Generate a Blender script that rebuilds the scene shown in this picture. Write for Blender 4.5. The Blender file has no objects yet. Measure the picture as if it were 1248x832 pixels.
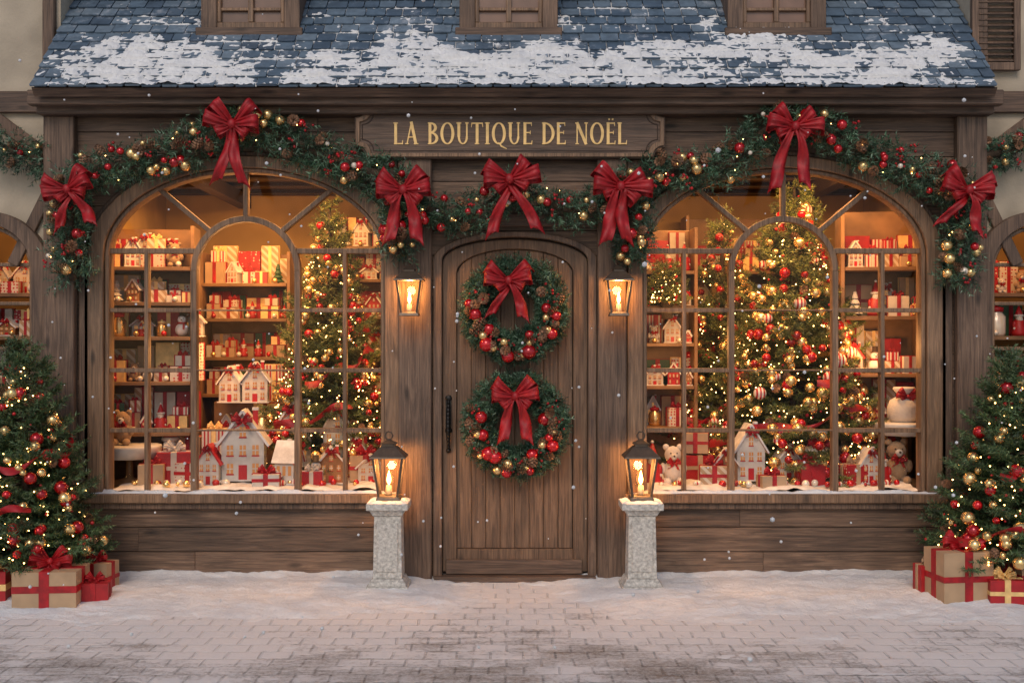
import bpy, bmesh, math, random, bisect
import numpy as np
from mathutils import Matrix, Vector, noise
random.seed(7); rng=np.random.default_rng(7)
sc=bpy.context.scene
R=math.radians
CAMY=-9.0; CH=1.806; F=1440.0
def P(px,py,y=0.0):
    d=y-CAMY
    return ((px-624)/F*d, y, CH-(py-416)/F*d)
def X(px,y=0.0): return (px-624)/F*(y-CAMY)
def Z(py,y=0.0): return CH-(py-416)/F*(y-CAMY)

# ------------------------------------------------------------- materials
MATS={}
def newmat(name):
    m=bpy.data.materials.new(name); m.use_nodes=True
    nt=m.node_tree; b=nt.nodes['Principled BSDF']; MATS[name]=m
    return m,nt,b
def ramp(nt,stops,const=False):
    r=nt.nodes.new('ShaderNodeValToRGB'); e=r.color_ramp.elements
    if const: r.color_ramp.interpolation='CONSTANT'
    while len(e)<len(stops): e.new(0.5)
    for i,(p,c) in enumerate(stops):
        e[i].position=p; e[i].color=(c[0],c[1],c[2],1) if hasattr(c,'__len__') else (c,c,c,1)
    return r
def mth(nt,op,a,b=None,clamp=False):
    n=nt.nodes.new('ShaderNodeMath'); n.operation=op; n.use_clamp=clamp
    for i,v in enumerate((a,b)):
        if v is None: continue
        if isinstance(v,(int,float)): n.inputs[i].default_value=v
        else: nt.links.new(v,n.inputs[i])
    return n.outputs[0]
def mixc(nt,fac,a,b,mode='MIX'):
    n=nt.nodes.new('ShaderNodeMix'); n.data_type='RGBA'; n.blend_type=mode
    for s,v in ((0,fac),(6,a),(7,b)):
        if isinstance(v,(int,float)): n.inputs[s].default_value=v
        elif isinstance(v,tuple): n.inputs[s].default_value=(*v,1)
        else: nt.links.new(v,n.inputs[s])
    return n.outputs[2]
def noisen(nt,vec,scale,detail=4,rough=0.5,dist=0.0):
    n=nt.nodes.new('ShaderNodeTexNoise'); n.inputs['Scale'].default_value=scale
    n.inputs['Detail'].default_value=detail; n.inputs['Roughness'].default_value=rough
    n.inputs['Distortion'].default_value=dist
    if vec is not None: nt.links.new(vec,n.inputs['Vector'])
    return n.outputs['Fac']
def coord(nt): return nt.nodes.new('ShaderNodeTexCoord').outputs['Object']
def bump(nt,b,h,strength=0.3,dist=0.01):
    n=nt.nodes.new('ShaderNodeBump'); n.inputs['Strength'].default_value=strength
    n.inputs['Distance'].default_value=dist
    nt.links.new(h,n.inputs['Height']); nt.links.new(n.outputs[0],b.inputs['Normal'])
def wood(name,dark,light,axis='X',rough=0.65,vari=0.35):
    m,nt,b=newmat(name)
    c=coord(nt); g=nt.nodes.new('ShaderNodeNewGeometry'); isl=g.outputs['Random Per Island']
    off=nt.nodes.new('ShaderNodeVectorMath'); off.operation='ADD'
    cmb=nt.nodes.new('ShaderNodeCombineXYZ')
    k=mth(nt,'MULTIPLY',isl,37.0)
    for i in range(3): nt.links.new(k,cmb.inputs[i])
    nt.links.new(c,off.inputs[0]); nt.links.new(cmb.outputs[0],off.inputs[1])
    mp=nt.nodes.new('ShaderNodeMapping')
    s=[11,11,11]; s['XYZ'.index(axis)]=0.9
    mp.inputs['Scale'].default_value=s
    nt.links.new(off.outputs[0],mp.inputs[0])
    n1=noisen(nt,mp.outputs[0],2.2,5,0.72,1.2)
    mp2=nt.nodes.new('ShaderNodeMapping'); s2=[60,60,60]; s2['XYZ'.index(axis)]=1.6
    mp2.inputs['Scale'].default_value=s2; nt.links.new(off.outputs[0],mp2.inputs[0])
    n2=noisen(nt,mp2.outputs[0],2.0,1,0.6)
    rp=ramp(nt,[(0.3,dark),(0.52,tuple(0.5*(a+d) for a,d in zip(dark,light))),(0.72,light)])
    nt.links.new(n1,rp.inputs[0])
    r2=ramp(nt,[(0.35,0.42),(0.55,1.0)]); nt.links.new(n2,r2.inputs[0])
    col=mixc(nt,0.7,rp.outputs[0],r2.outputs[0],'MULTIPLY')
    n3=noisen(nt,c,1.9,2,0.6)
    r3=ramp(nt,[(0.3,0.6),(0.7,1.18)]); nt.links.new(n3,r3.inputs[0])
    col=mixc(nt,0.85,col,r3.outputs[0],'MULTIPLY')
    v=mth(nt,'ADD',mth(nt,'MULTIPLY',isl,vari),1-vari*0.55)
    cc=nt.nodes.new('ShaderNodeCombineColor')
    for i in range(3): nt.links.new(v,cc.inputs[i])
    col=mixc(nt,1.0,col,cc.outputs[0],'MULTIPLY')
    vo=nt.nodes.new('ShaderNodeTexVoronoi'); mp3=nt.nodes.new('ShaderNodeMapping')
    s3=[5,5,5]; s3['XYZ'.index(axis)]=1.8; mp3.inputs['Scale'].default_value=s3
    nt.links.new(off.outputs[0],mp3.inputs[0]); nt.links.new(mp3.outputs[0],vo.inputs['Vector']); vo.inputs['Scale'].default_value=1.0
    rk=ramp(nt,[(0.04,0.2),(0.14,1.0)]); nt.links.new(vo.outputs['Distance'],rk.inputs[0])
    col=mixc(nt,0.85,col,rk.outputs[0],'MULTIPLY')
    nt.links.new(col,b.inputs['Base Color'])
    b.inputs['Roughness'].default_value=rough
    bump(nt,b,n1,0.65,0.01)
    return m
def plain(name,col,rough=0.6,metal=0.0,sheen=0.0,coat=0.0,ns=0,namp=0.25,bs=0,bd=0.003,isl=0.0):
    m,nt,b=newmat(name); b.inputs['Base Color'].default_value=(*col,1)
    b.inputs['Roughness'].default_value=rough; b.inputs['Metallic'].default_value=metal
    b.inputs['Sheen Weight'].default_value=sheen; b.inputs['Coat Weight'].default_value=coat
    out=None
    if ns:
        n=noisen(nt,coord(nt),ns,2,0.6)
        r=ramp(nt,[(0.3,1-namp),(0.7,1+namp*0.4)]); nt.links.new(n,r.inputs[0])
        out=mixc(nt,1.0,tuple(col),r.outputs[0],'MULTIPLY')
    if isl:
        g=nt.nodes.new('ShaderNodeNewGeometry').outputs['Random Per Island']
        r=ramp(nt,[(0,1-isl),(1,1+isl)]); nt.links.new(g,r.inputs[0])
        out=mixc(nt,1.0,out if out is not None else tuple(col),r.outputs[0],'MULTIPLY')
    if out is not None: nt.links.new(out,b.inputs['Base Color'])
    if bs: bump(nt,b,noisen(nt,coord(nt),bs,2,0.6),0.5,bd)
    return m
def emis(name,col,s,base=None):
    m,nt,b=newmat(name); b.inputs['Base Color'].default_value=(*(base or col),1)
    b.inputs['Emission Color'].default_value=(*col,1); b.inputs['Emission Strength'].default_value=s
    m.cycles.emission_sampling='NONE'
    return m
def glass(name,tint=(1,1,1),k=1.0):
    m,nt,b=newmat(name); nt.nodes.remove(b)
    t=nt.nodes.new('ShaderNodeBsdfTransparent'); t.inputs[0].default_value=(*tint,1)
    g=nt.nodes.new('ShaderNodeBsdfGlossy'); g.inputs['Roughness'].default_value=0.02
    f=nt.nodes.new('ShaderNodeFresnel'); f.inputs[0].default_value=1.45
    mx=nt.nodes.new('ShaderNodeMixShader')
    nt.links.new(mth(nt,'MULTIPLY',f.outputs[0],k),mx.inputs[0]); nt.links.new(t.outputs[0],mx.inputs[1]); nt.links.new(g.outputs[0],mx.inputs[2])
    nt.links.new(mx.outputs[0],nt.nodes['Material Output'].inputs[0])
    return m
wood('wall_wood',(0.078,0.045,0.029),(0.25,0.152,0.095),'X',vari=.5)
wood('post_wood',(0.075,0.044,0.03),(0.235,0.146,0.094),'Z',vari=.4)
wood('door_wood',(0.10,0.057,0.034),(0.27,0.16,0.094),'Z',vari=0.25)
wood('frame_wood',(0.13,0.073,0.04),(0.35,0.205,0.115),'Z',0.5,0.15)
wood('beam_wood',(0.06,0.037,0.026),(0.20,0.122,0.08),'X')
wood('sign_wood',(0.075,0.045,0.03),(0.19,0.114,0.074),'X',0.55,0.1)
plain('shelf_wood',(0.22,0.115,0.048),0.5,ns=5,namp=.4,isl=.2)
plain('plaster',(0.44,0.37,0.28),0.9,ns=2.5,namp=0.3,bs=30,bd=0.01)
plain('inner_wall',(0.46,0.29,0.11),0.9,ns=2,namp=0.35)
plain('stone',(0.55,0.52,0.47),0.8,ns=45,namp=0.45,bs=60,bd=0.012)
plain('iron',(0.025,0.023,0.022),0.4,0.8,ns=20)
plain('bronze',(0.12,0.09,0.068),0.45,0.6,ns=25)
plain('velvet',(0.36,0.004,0.009),0.55,ns=16,namp=0.4,bs=90)
plain('red_ball',(0.46,0.005,0.01),0.16,0.35,coat=0.6,isl=0.35)
plain('gold_ball',(0.82,0.56,0.24),0.26,0.85,isl=0.25)
plain('pearl',(0.75,0.66,0.54),0.25,0.2,isl=0.1)
plain('berry',(0.36,0.008,0.012),0.3,isl=0.4)
plain('cone_brown',(0.2,0.1,0.052),0.7,isl=0.5)
plain('gold_leaf',(0.85,0.56,0.22),0.45,0.2,ns=20,namp=0.2)
plain('kraft',(0.44,0.29,0.17),0.75,ns=6,namp=0.18,bs=25,bd=0.002)
plain('paper_white',(0.56,0.49,0.41),0.7,ns=12,namp=0.15)
plain('paper_red',(0.38,0.008,0.012),0.5,ns=12,namp=0.25)
plain('paper_green',(0.03,0.09,0.035),0.5,ns=12,namp=0.25)
plain('trim_red',(0.42,0.008,0.012),0.45)
plain('white_paint',(0.56,0.51,0.45),0.55,ns=10,namp=0.2)
plain('gingerbread',(0.30,0.14,0.055),0.7,ns=14,namp=0.25)
plain('icing',(0.66,0.62,0.58),0.6,ns=14,namp=0.25,bs=40,bd=0.006)
plain('dark_brown',(0.05,0.027,0.017),0.6,ns=8)
plain('ceiling_paint',(0.06,0.032,0.017),0.7,ns=6)
plain('bark',(0.06,0.04,0.025),0.9,ns=20)
plain('fur',(0.32,0.2,0.11),0.95,sheen=0.2,bs=120,bd=0.012)
plain('fur_white',(0.56,0.5,0.44),0.95,sheen=0.2,bs=120,bd=0.012)
plain('door_glass_tan',(0.24,0.14,0.095),0.25,ns=3,namp=0.4)
emis('bulb',(1.0,0.52,0.15),16)
emis('flame',(1.0,0.5,0.15),20)
emis('tiny_window',(1.0,0.42,0.1),0.3,(0.2,0.055,0.025))
glass('window_glass',k=.35); glass('lamp_glass',(1,0.93,0.82),0.8)
def pattern(name,kind,base,ink):
    m,nt,b=newmat(name); c=coord(nt)
    if kind=='dots':
        v=nt.nodes.new('ShaderNodeTexVoronoi'); v.inputs['Scale'].default_value=38; v.inputs['Randomness'].default_value=.35; nt.links.new(c,v.inputs['Vector'])
        r=ramp(nt,[(0,ink),(0.3,base)],True); nt.links.new(v.outputs['Distance'],r.inputs[0])
    else:
        w=nt.nodes.new('ShaderNodeTexWave'); w.inputs['Scale'].default_value=11 if kind=='stripe' else 9; w.bands_direction='X' if kind=='stripe' else 'DIAGONAL'; nt.links.new(c,w.inputs[0])
        r=ramp(nt,[(0,base),(0.55,ink)],True); nt.links.new(w.outputs[1],r.inputs[0])
    nt.links.new(r.outputs[0],b.inputs['Base Color']); b.inputs['Roughness'].default_value=0.5
pattern('paper_dots','dots',(0.58,0.5,0.41),(0.4,0.01,0.015)); pattern('paper_red_dots','dots',(0.36,0.008,0.012),(0.6,0.5,0.4))
pattern('paper_stripe','stripe',(0.58,0.5,0.41),(0.38,0.01,0.015)); pattern('striped','stripe',(0.7,0.6,0.5),(0.42,0.01,0.015)); pattern('paper_diag','diag',(0.42,0.26,0.14),(0.6,0.5,0.38))
def needle(name,c0,c1,c2):
    m,nt,b=newmat(name); g=nt.nodes.new('ShaderNodeNewGeometry').outputs['Random Per Island']
    r=ramp(nt,[(0,c0),(0.75,c1),(1,c2)]); nt.links.new(g,r.inputs[0])
    n=noisen(nt,coord(nt),7,1); r2=ramp(nt,[(0.32,0.45),(0.68,1.4)]); nt.links.new(n,r2.inputs[0])
    nt.links.new(mixc(nt,1.0,r.outputs[0],r2.outputs[0],'MULTIPLY'),b.inputs['Base Color']); b.inputs['Roughness'].default_value=0.5
needle('fir',(0.028,0.06,0.023),(0.07,0.13,0.046),(0.17,0.23,0.11))
needle('garland_fir',(0.023,0.06,0.033),(0.06,0.135,0.07),(0.2,0.3,0.21))
needle('lit_indoor_fir',(0.05,0.075,0.018),(0.13,0.16,0.04),(0.28,0.25,0.08))  # warm indoor glow is put into this lighter, yellower needle colour
m,nt,b=newmat('snow'); c=coord(nt); b.inputs['Roughness'].default_value=0.75
n=noisen(nt,c,5,4,0.6); r=ramp(nt,[(0.3,(0.74,0.75,0.77)),(0.6,(0.88,0.88,0.88))]); nt.links.new(n,r.inputs[0])
nt.links.new(r.outputs[0],b.inputs['Base Color'])
bump(nt,b,noisen(nt,c,24,6,0.75),0.85,0.03)
# slate
m,nt,b=newmat('slate'); c=coord(nt); g=nt.nodes.new('ShaderNodeNewGeometry').outputs['Random Per Island']
r=ramp(nt,[(0,(0.055,0.085,0.125)),(0.5,(0.09,0.135,0.185)),(1,(0.15,0.2,0.25))]); nt.links.new(g,r.inputs[0])
n=noisen(nt,c,12,4,0.65); r2=ramp(nt,[(0.3,0.7),(0.7,1.2)]); nt.links.new(n,r2.inputs[0])
col=mixc(nt,1,r.outputs[0],r2.outputs[0],'MULTIPLY')
n3=noisen(nt,c,4.5,6,0.8); r3=ramp(nt,[(0.56,0.0),(0.72,0.5)]); nt.links.new(n3,r3.inputs[0])
col=mixc(nt,r3.outputs[0],col,(0.6,0.63,0.68))
nt.links.new(col,b.inputs['Base Color']); b.inputs['Roughness'].default_value=0.55; bump(nt,b,n,0.5,0.006)
# ground pavers
m,nt,b=newmat('pavers'); c=coord(nt)
wn=nt.nodes.new('ShaderNodeTexNoise'); wn.inputs['Scale'].default_value=2.0; nt.links.new(c,wn.inputs['Vector'])
va=nt.nodes.new('ShaderNodeVectorMath'); va.operation='MULTIPLY_ADD'; nt.links.new(wn.outputs['Color'],va.inputs[0]); va.inputs[1].default_value=(0.06,0.06,0); nt.links.new(c,va.inputs[2])
br=nt.nodes.new('ShaderNodeTexBrick'); nt.links.new(va.outputs[0],br.inputs['Vector'])
br.inputs['Scale'].default_value=1.0; br.inputs['Brick Width'].default_value=0.19; br.inputs['Row Height'].default_value=0.16
br.inputs['Mortar Size'].default_value=0.010; br.inputs['Mortar Smooth'].default_value=0.8
br.inputs['Color1'].default_value=(0.36,0.28,0.22,1); br.inputs['Color2'].default_value=(0.23,0.18,0.145,1); br.inputs['Mortar'].default_value=(0.2,0.17,0.15,1)
n1=noisen(nt,c,14,4,0.7)
r1=ramp(nt,[(0.3,0.7),(0.7,1.2)]); nt.links.new(n1,r1.inputs[0])
stone=mixc(nt,1,br.outputs['Color'],r1.outputs[0],'MULTIPLY')
sp=nt.nodes.new('ShaderNodeSeparateXYZ'); nt.links.new(c,sp.inputs[0])
mr=nt.nodes.new('ShaderNodeMapRange'); nt.links.new(sp.outputs['Y'],mr.inputs[0]); mr.inputs[1].default_value=-2.7; mr.inputs[2].default_value=-0.9; mr.inputs[3].default_value=0.0; mr.inputs[4].default_value=0.30
ax=mth(nt,'ABSOLUTE',mth(nt,'SUBTRACT',sp.outputs['X'],0.35))
mx=nt.nodes.new('ShaderNodeMapRange'); nt.links.new(ax,mx.inputs[0]); mx.inputs[1].default_value=0.3; mx.inputs[2].default_value=1.9; mx.inputs[3].default_value=-0.05; mx.inputs[4].default_value=0.04
big=noisen(nt,c,1.5,4,0.65); fine=noisen(nt,c,32,5,0.85)
mpst=nt.nodes.new('ShaderNodeMapping'); mpst.inputs['Scale'].default_value=(0.9,4.5,1); nt.links.new(c,mpst.inputs[0])
strk=noisen(nt,mpst.outputs[0],1.7,5,0.75)
t=mth(nt,'ADD',mth(nt,'MULTIPLY',big,0.9),mth(nt,'MULTIPLY',fine,0.95))
t=mth(nt,'ADD',t,mth(nt,'MULTIPLY',strk,0.8))
t=mth(nt,'ADD',t,mr.outputs[0]); t=mth(nt,'ADD',t,mx.outputs[0])
t=mth(nt,'ADD',t,mth(nt,'MULTIPLY',br.outputs['Fac'],-0.10))
t=mth(nt,'SUBTRACT',t,0.6)
rs=ramp(nt,[(0.50,0.10),(0.62,0.5),(0.80,0.97)]); nt.links.new(t,rs.inputs[0])
col=mixc(nt,rs.outputs[0],stone,(0.85,0.84,0.84))
nt.links.new(col,b.inputs['Base Color']); b.inputs['Roughness'].default_value=0.75
h=mth(nt,'ADD',mth(nt,'MULTIPLY',br.outputs['Fac'],-0.8),mth(nt,'ADD',mth(nt,'MULTIPLY',rs.outputs[0],0.8),mth(nt,'MULTIPLY',fine,0.9)))
bump(nt,b,h,0.8,0.022)

# ------------------------------------------------------------- builders
def link(o,parent=None):
    sc.collection.objects.link(o)
    if parent is not None: o.parent=parent
    return o
def group(name,loc=(0,0,0),rz=0,s=1):
    e=bpy.data.objects.new(name,None); e.empty_display_size=0.1; e.location=loc; e.rotation_euler=(0,0,rz); e.scale=(s,s,s)
    return link(e)
class MB:
    def __init__(s): s.v=[];s.f=[];s.m=[];s.s=[];s.mats=[]
    def mi(s,mat):
        if mat not in s.mats: s.mats.append(mat)
        return s.mats.index(mat)
    def add(s,verts,faces,mat,smooth=False,M=None):
        n=len(s.v)
        if M is not None: verts=[M@Vector(v) for v in verts]
        s.v.extend([tuple(v) for v in verts]); k=s.mi(mat)
        for f in faces: s.f.append([i+n for i in f]); s.m.append(k); s.s.append(smooth)
    def box(s,x0,x1,y0,y1,z0,z1,mat,M=None):
        v=[(x,y,z) for z in (z0,z1) for y in (y0,y1) for x in (x0,x1)]
        s.add(v,[(0,2,3,1),(4,5,7,6),(0,1,5,4),(2,6,7,3),(0,4,6,2),(1,3,7,5)],mat,False,M)
    def frus(s,a0,b0,z0,a1,b1,z1,mat,c=(0,0),M=None):
        x,y=c
        v=[(x-a0,y-b0,z0),(x+a0,y-b0,z0),(x+a0,y+b0,z0),(x-a0,y+b0,z0),(x-a1,y-b1,z1),(x+a1,y-b1,z1),(x+a1,y+b1,z1),(x-a1,y+b1,z1)]
        s.add(v,[(3,2,1,0),(4,5,6,7),(0,1,5,4),(1,2,6,5),(2,3,7,6),(3,0,4,7)],mat,False,M)
    def rev(s,prof,mat,c=(0,0,0),seg=16,M=None,smooth=True):
        v=[];f=[];n=len(prof)
        for r_,z in prof:
            for k in range(seg):
                a=2*math.pi*k/seg; v.append((c[0]+r_*math.cos(a),c[1]+r_*math.sin(a),c[2]+z))
        for i in range(n-1):
            for k in range(seg):
                k2=(k+1)%seg; f.append((i*seg+k,i*seg+k2,(i+1)*seg+k2,(i+1)*seg+k))
        f.append(tuple(range(seg-1,-1,-1))); f.append(tuple((n-1)*seg+k for k in range(seg)))
        s.add(v,f,mat,smooth,M)
    def ball(s,c,r_,mat,sx=1,sy=1,sz=1,M=None):
        v=[(c[0]+a*r_*sx,c[1]+b_*r_*sy,c[2]+d*r_*sz) for a,b_,d in ICO[0]]
        s.add(v,ICO[1],mat,True,M)
    def prism(s,pts,y0,y1,mat,M=None):
        n=len(pts); v=[(x,y0,z) for x,z in pts]+[(x,y1,z) for x,z in pts]
        f=[tuple(range(n)),tuple(range(2*n-1,n-1,-1))]
        for i in range(n):
            j=(i+1)%n; f.append((j,i,i+n,j+n))
        s.add(v,f,mat,False,M)
    def stroke(s,pts,w,y0,y1,mat,M=None):
        n=len(pts); v=[]
        ws=w if hasattr(w,'__len__') else [w]*n
        for i,(x,z) in enumerate(pts):
            a=pts[max(i-1,0)]; b_=pts[min(i+1,n-1)]
            dx,dz=b_[0]-a[0],b_[1]-a[1]; l=math.hypot(dx,dz) or 1; nx,nz=-dz/l,dx/l; h=ws[i]/2
            v+=[(x+nx*h,y0,z+nz*h),(x-nx*h,y0,z-nz*h),(x-nx*h,y1,z-nz*h),(x+nx*h,y1,z+nz*h)]
        f=[(0,1,2,3),(4*n-1,4*n-2,4*n-3,4*n-4)]
        for i in range(n-1):
            for k in range(4):
                k2=(k+1)%4; f.append((4*i+k,4*(i+1)+k,4*(i+1)+k2,4*i+k2))
        s.add(v,f,mat,False,M)
    def band(s,A,B,y0,y1,mat):
        n=len(A); v=[(x,y0,z) for x,z in A]+[(x,y0,z) for x,z in B]+[(x,y1,z) for x,z in A]+[(x,y1,z) for x,z in B]; f=[]
        for i in range(n-1):
            j=i+1; f+=[(i,j,n+j,n+i),(2*n+j,2*n+i,3*n+i,3*n+j),(j,i,2*n+i,2*n+j),(n+i,n+j,3*n+j,3*n+i)]
        f+=[(0,n,3*n,2*n),(n-1,3*n-1,4*n-1,2*n-1)]
        s.add(v,f,mat)
    def build(s,name,parent=None,bevel=0,loc=(0,0,0),seg=1,fixn=True):
        me=bpy.data.meshes.new(name); me.from_pydata(s.v,[],s.f)
        me.polygons.foreach_set('material_index',s.m); me.polygons.foreach_set('use_smooth',s.s)
        for k in s.mats: me.materials.append(MATS[k])
        if fixn:
            bm=bmesh.new(); bm.from_mesh(me); bmesh.ops.recalc_face_normals(bm,faces=bm.faces); bm.to_mesh(me); bm.free()
        me.update(); o=bpy.data.objects.new(name,me); o.location=loc; link(o,parent)
        if bevel:
            md=o.modifiers.new('bevel','BEVEL'); md.width=bevel; md.segments=seg; md.limit_method='ANGLE'
        return o
def ico(sub):
    bm=bmesh.new(); bmesh.ops.create_icosphere(bm,subdivisions=sub,radius=1)
    v=[tuple(x.co) for x in bm.verts]; f=[tuple(x.index for x in q.verts) for q in bm.faces]; bm.free(); return v,f
ICO=ico(2); ICO1=ico(1); ICO3=ico(3)
def tri_mesh(name,V,mat,parent):
    n=len(V); me=bpy.data.meshes.new(name)
    me.vertices.add(n*3); me.vertices.foreach_set('co',V.reshape(-1).astype(np.float32))
    me.loops.add(n*3); me.loops.foreach_set('vertex_index',np.arange(n*3,dtype=np.int32))
    me.polygons.add(n); me.polygons.foreach_set('loop_start',np.arange(0,n*3,3,dtype=np.int32))
    me.polygons.foreach_set('loop_total',np.full(n,3,dtype=np.int32))
    me.materials.append(MATS[mat]); me.update(calc_edges=True); me.validate()
    return link(bpy.data.objects.new(name,me),parent)
def rep_mesh(name,T,pts,rad,mat,parent,smooth=True,rot=False):
    tv=np.array(T[0]); tf=T[1]; n=len(pts)
    if n==0: return
    pts=np.array(pts); rad=np.array(rad).reshape(-1,1,1)
    V=np.repeat(tv[None],n,0)
    if rot:
        for i in range(n):
            M=Matrix.Rotation(random.uniform(0,6.28),3,'Z')@Matrix.Rotation(random.uniform(0.6,2.6),3,'X')@Matrix.Rotation(random.uniform(0,6.28),3,'Z')
            V[i]=tv@np.array(M).T
    V=V*rad+pts[:,None,:]
    nt_=len(tv); F_=[tuple(i+k*nt_ for i in f) for k in range(n) for f in tf]
    me=bpy.data.meshes.new(name); me.from_pydata(V.reshape(-1,3).tolist(),[],F_)
    me.materials.append(MATS[mat]); me.polygons.foreach_set('use_smooth',[smooth]*len(F_)); me.update()
    return link(bpy.data.objects.new(name,me),parent)
def nrm(a): return a/np.maximum(np.linalg.norm(a,axis=-1,keepdims=True),1e-9)
def sprigs(O,D,L,n,nl,nw):
    O=np.asarray(O,float);D=nrm(np.asarray(D,float)); N=len(O); L=np.broadcast_to(np.asarray(L,float),(N,))
    u=nrm(np.cross(D,nrm(rng.normal(size=(N,3))))); v=np.cross(D,u)
    t=(np.arange(n)[None]+rng.random((N,n)))/n; a=rng.random((N,n))*6.283
    rad=np.cos(a)[...,None]*u[:,None]+np.sin(a)[...,None]*v[:,None]
    nd=nrm(D[:,None]*0.75+rad)
    base=O[:,None]+D[:,None]*(L[:,None]*t)[...,None]
    ln=nl*(0.7+0.6*rng.random((N,n)))*(1.1-0.5*t)
    tip=base+nd*ln[...,None]
    side=nrm(np.cross(nd,rng.normal(size=(N,n,3))))*nw/2
    return np.stack([base-side,base+side,tip],axis=2).reshape(-1,3,3)
def cone_t():
    v=[];f=[]
    for k in range(46):
        t=(k+0.5)/46; z=1.2-2.4*t; a=k*2.399; r_=0.25+0.65*math.sin(math.pi*min(1,t*0.85+0.12))
        ca,sa=math.cos(a),math.sin(a); w=0.3
        p0=(ca*r_*0.3,sa*r_*0.3,z+0.05); p1=(ca*r_-sa*w,sa*r_+ca*w,z+0.15); p2=(ca*r_+sa*w,sa*r_-ca*w,z+0.15); p3=(ca*r_*1.2,sa*r_*1.2,z+0.3)
        n=len(v); v+=[p0,p1,p3,p2,(ca*r_*.8,sa*r_*.8,z-0.02)]; f+=[(n,n+1,n+2,n+3),(n+1,n+4,n+3),(n+1,n+2,n+4),(n+2,n+3,n+4)]
    return v,f
CONE=cone_t()
def arch(cx,hw,z0,zs,rise,n=36):
    pts=[(cx-hw,z0)]
    for i in range(n+1):
        a=math.pi-math.pi*i/n; pts.append((cx+hw*math.cos(a),zs+rise*math.sin(a)))
    pts.append((cx+hw,z0)); return pts
def cut(o,pts,y0=-1,y1=1):
    mb=MB(); mb.prism(pts,y0,y1,'iron'); c_=mb.build('cutter')
    md=o.modifiers.new('b','BOOLEAN'); md.object=c_; md.operation='DIFFERENCE'; md.solver='EXACT'
    dg=bpy.context.evaluated_depsgraph_get(); dg.update()
    me=bpy.data.meshes.new_from_object(o.evaluated_get(dg)); o.modifiers.clear(); o.data=me
    bpy.data.objects.remove(c_)

# bows ---------------------------------------------------------
def bow_parts(seed=0,tails=True,taillen=1.0,spread=0.22):
    rr=random.Random(seed); out=[]
    def strip(rows):
        k=len(rows[0]); v=[p for r_ in rows for p in r_]
        f=[(i*k+j,i*k+j+1,(i+1)*k+j+1,(i+1)*k+j) for i in range(len(rows)-1) for j in range(k-1)]
        out.append((v,f))
    for side in (-1,1):
        for tilt,L,W,dep,yo in ((38,0.50,0.25,0.15,-0.02),(4,0.52,0.25,0.13,-0.06),(-34,0.34,0.2,0.09,-0.03)):
            tl=R(tilt+rr.uniform(-8,8))*side; L_=L*rr.uniform(.85,1.08); rows=[]; p1,p2=rr.uniform(0,6),rr.uniform(0,6)
            for i in range(25):
                t=i/24; s_=math.sin(math.pi*t)
                x=side*L_*s_**0.75; y=yo-dep*math.sin(2*math.pi*t)*(0.6+0.5*s_)
                w=W*(0.25+0.75*s_**0.6); row=[]
                for j in range(9):
                    q=j/8-0.5
                    yy=y-0.045*math.cos(q*math.pi*4+p1*.3)*(1-0.65*s_)-0.03*math.cos(q*3.1)+.012*math.sin(9*t+5*q+p2)
                    zz=q*w+(0.035 if t<.5 else -0.035)*s_+.012*math.sin(7*t+p1)
                    row.append((x*math.cos(tl)-zz*math.sin(tl),yy,x*math.sin(tl)+zz*math.cos(tl)))
                rows.append(row)
            strip(rows)
        if tails:
            rows=[]; ph=rr.uniform(0,6); tlen=taillen*rr.uniform(0.8,1.12)
            for i in range(19):
                t=i/18; w=0.1+0.13*min(1,t*2)
                cx=side*(0.02+spread*t+0.05*math.sin(4*t+ph)); z=-0.05-tlen*t
                y=-0.05-0.06*math.sin(t*8+ph)-0.03*t-.02*side
                row=[]
                for j in range(5):
                    q=j/4-0.5; cutz=0.1*(1-abs(q)*2) if i==18 else 0
                    row.append((cx+q*w,y+0.04*math.sin(q*7+t*6+ph),z+cutz-side*q*0.12*t))
                rows.append(row)
            strip(rows)
    v=[(a*0.08,b_*0.08-0.1,c_*0.095) for a,b_,c_ in ICO[0]]; out.append((v,ICO[1]))
    return out
BOWS=[bow_parts(s,True,tl,sp_) for s,tl,sp_ in ((1,0.85,0.32),(2,1.1,0.22),(3,0.95,0.36),(14,1.0,.28),(8,.9,.2),(11,1.1,.3))]
GB=bow_parts(5,True,0.45,0.35)
def add_bow(mb,parts,M,mat='velvet'):
    for v,f in parts: mb.add(v,f,mat,True,M)
def bow_obj(name,loc,size,k,parent=None,rz=0):
    mb=MB(); add_bow(mb,BOWS[k%6],Matrix.Rotation(rz,4,'Y')@Matrix.Scale(size,4)); o=mb.build(name,parent,loc=loc,fixn=False)
    md=o.modifiers.new('sol','SOLIDIFY'); md.thickness=0.005
    return o
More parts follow.
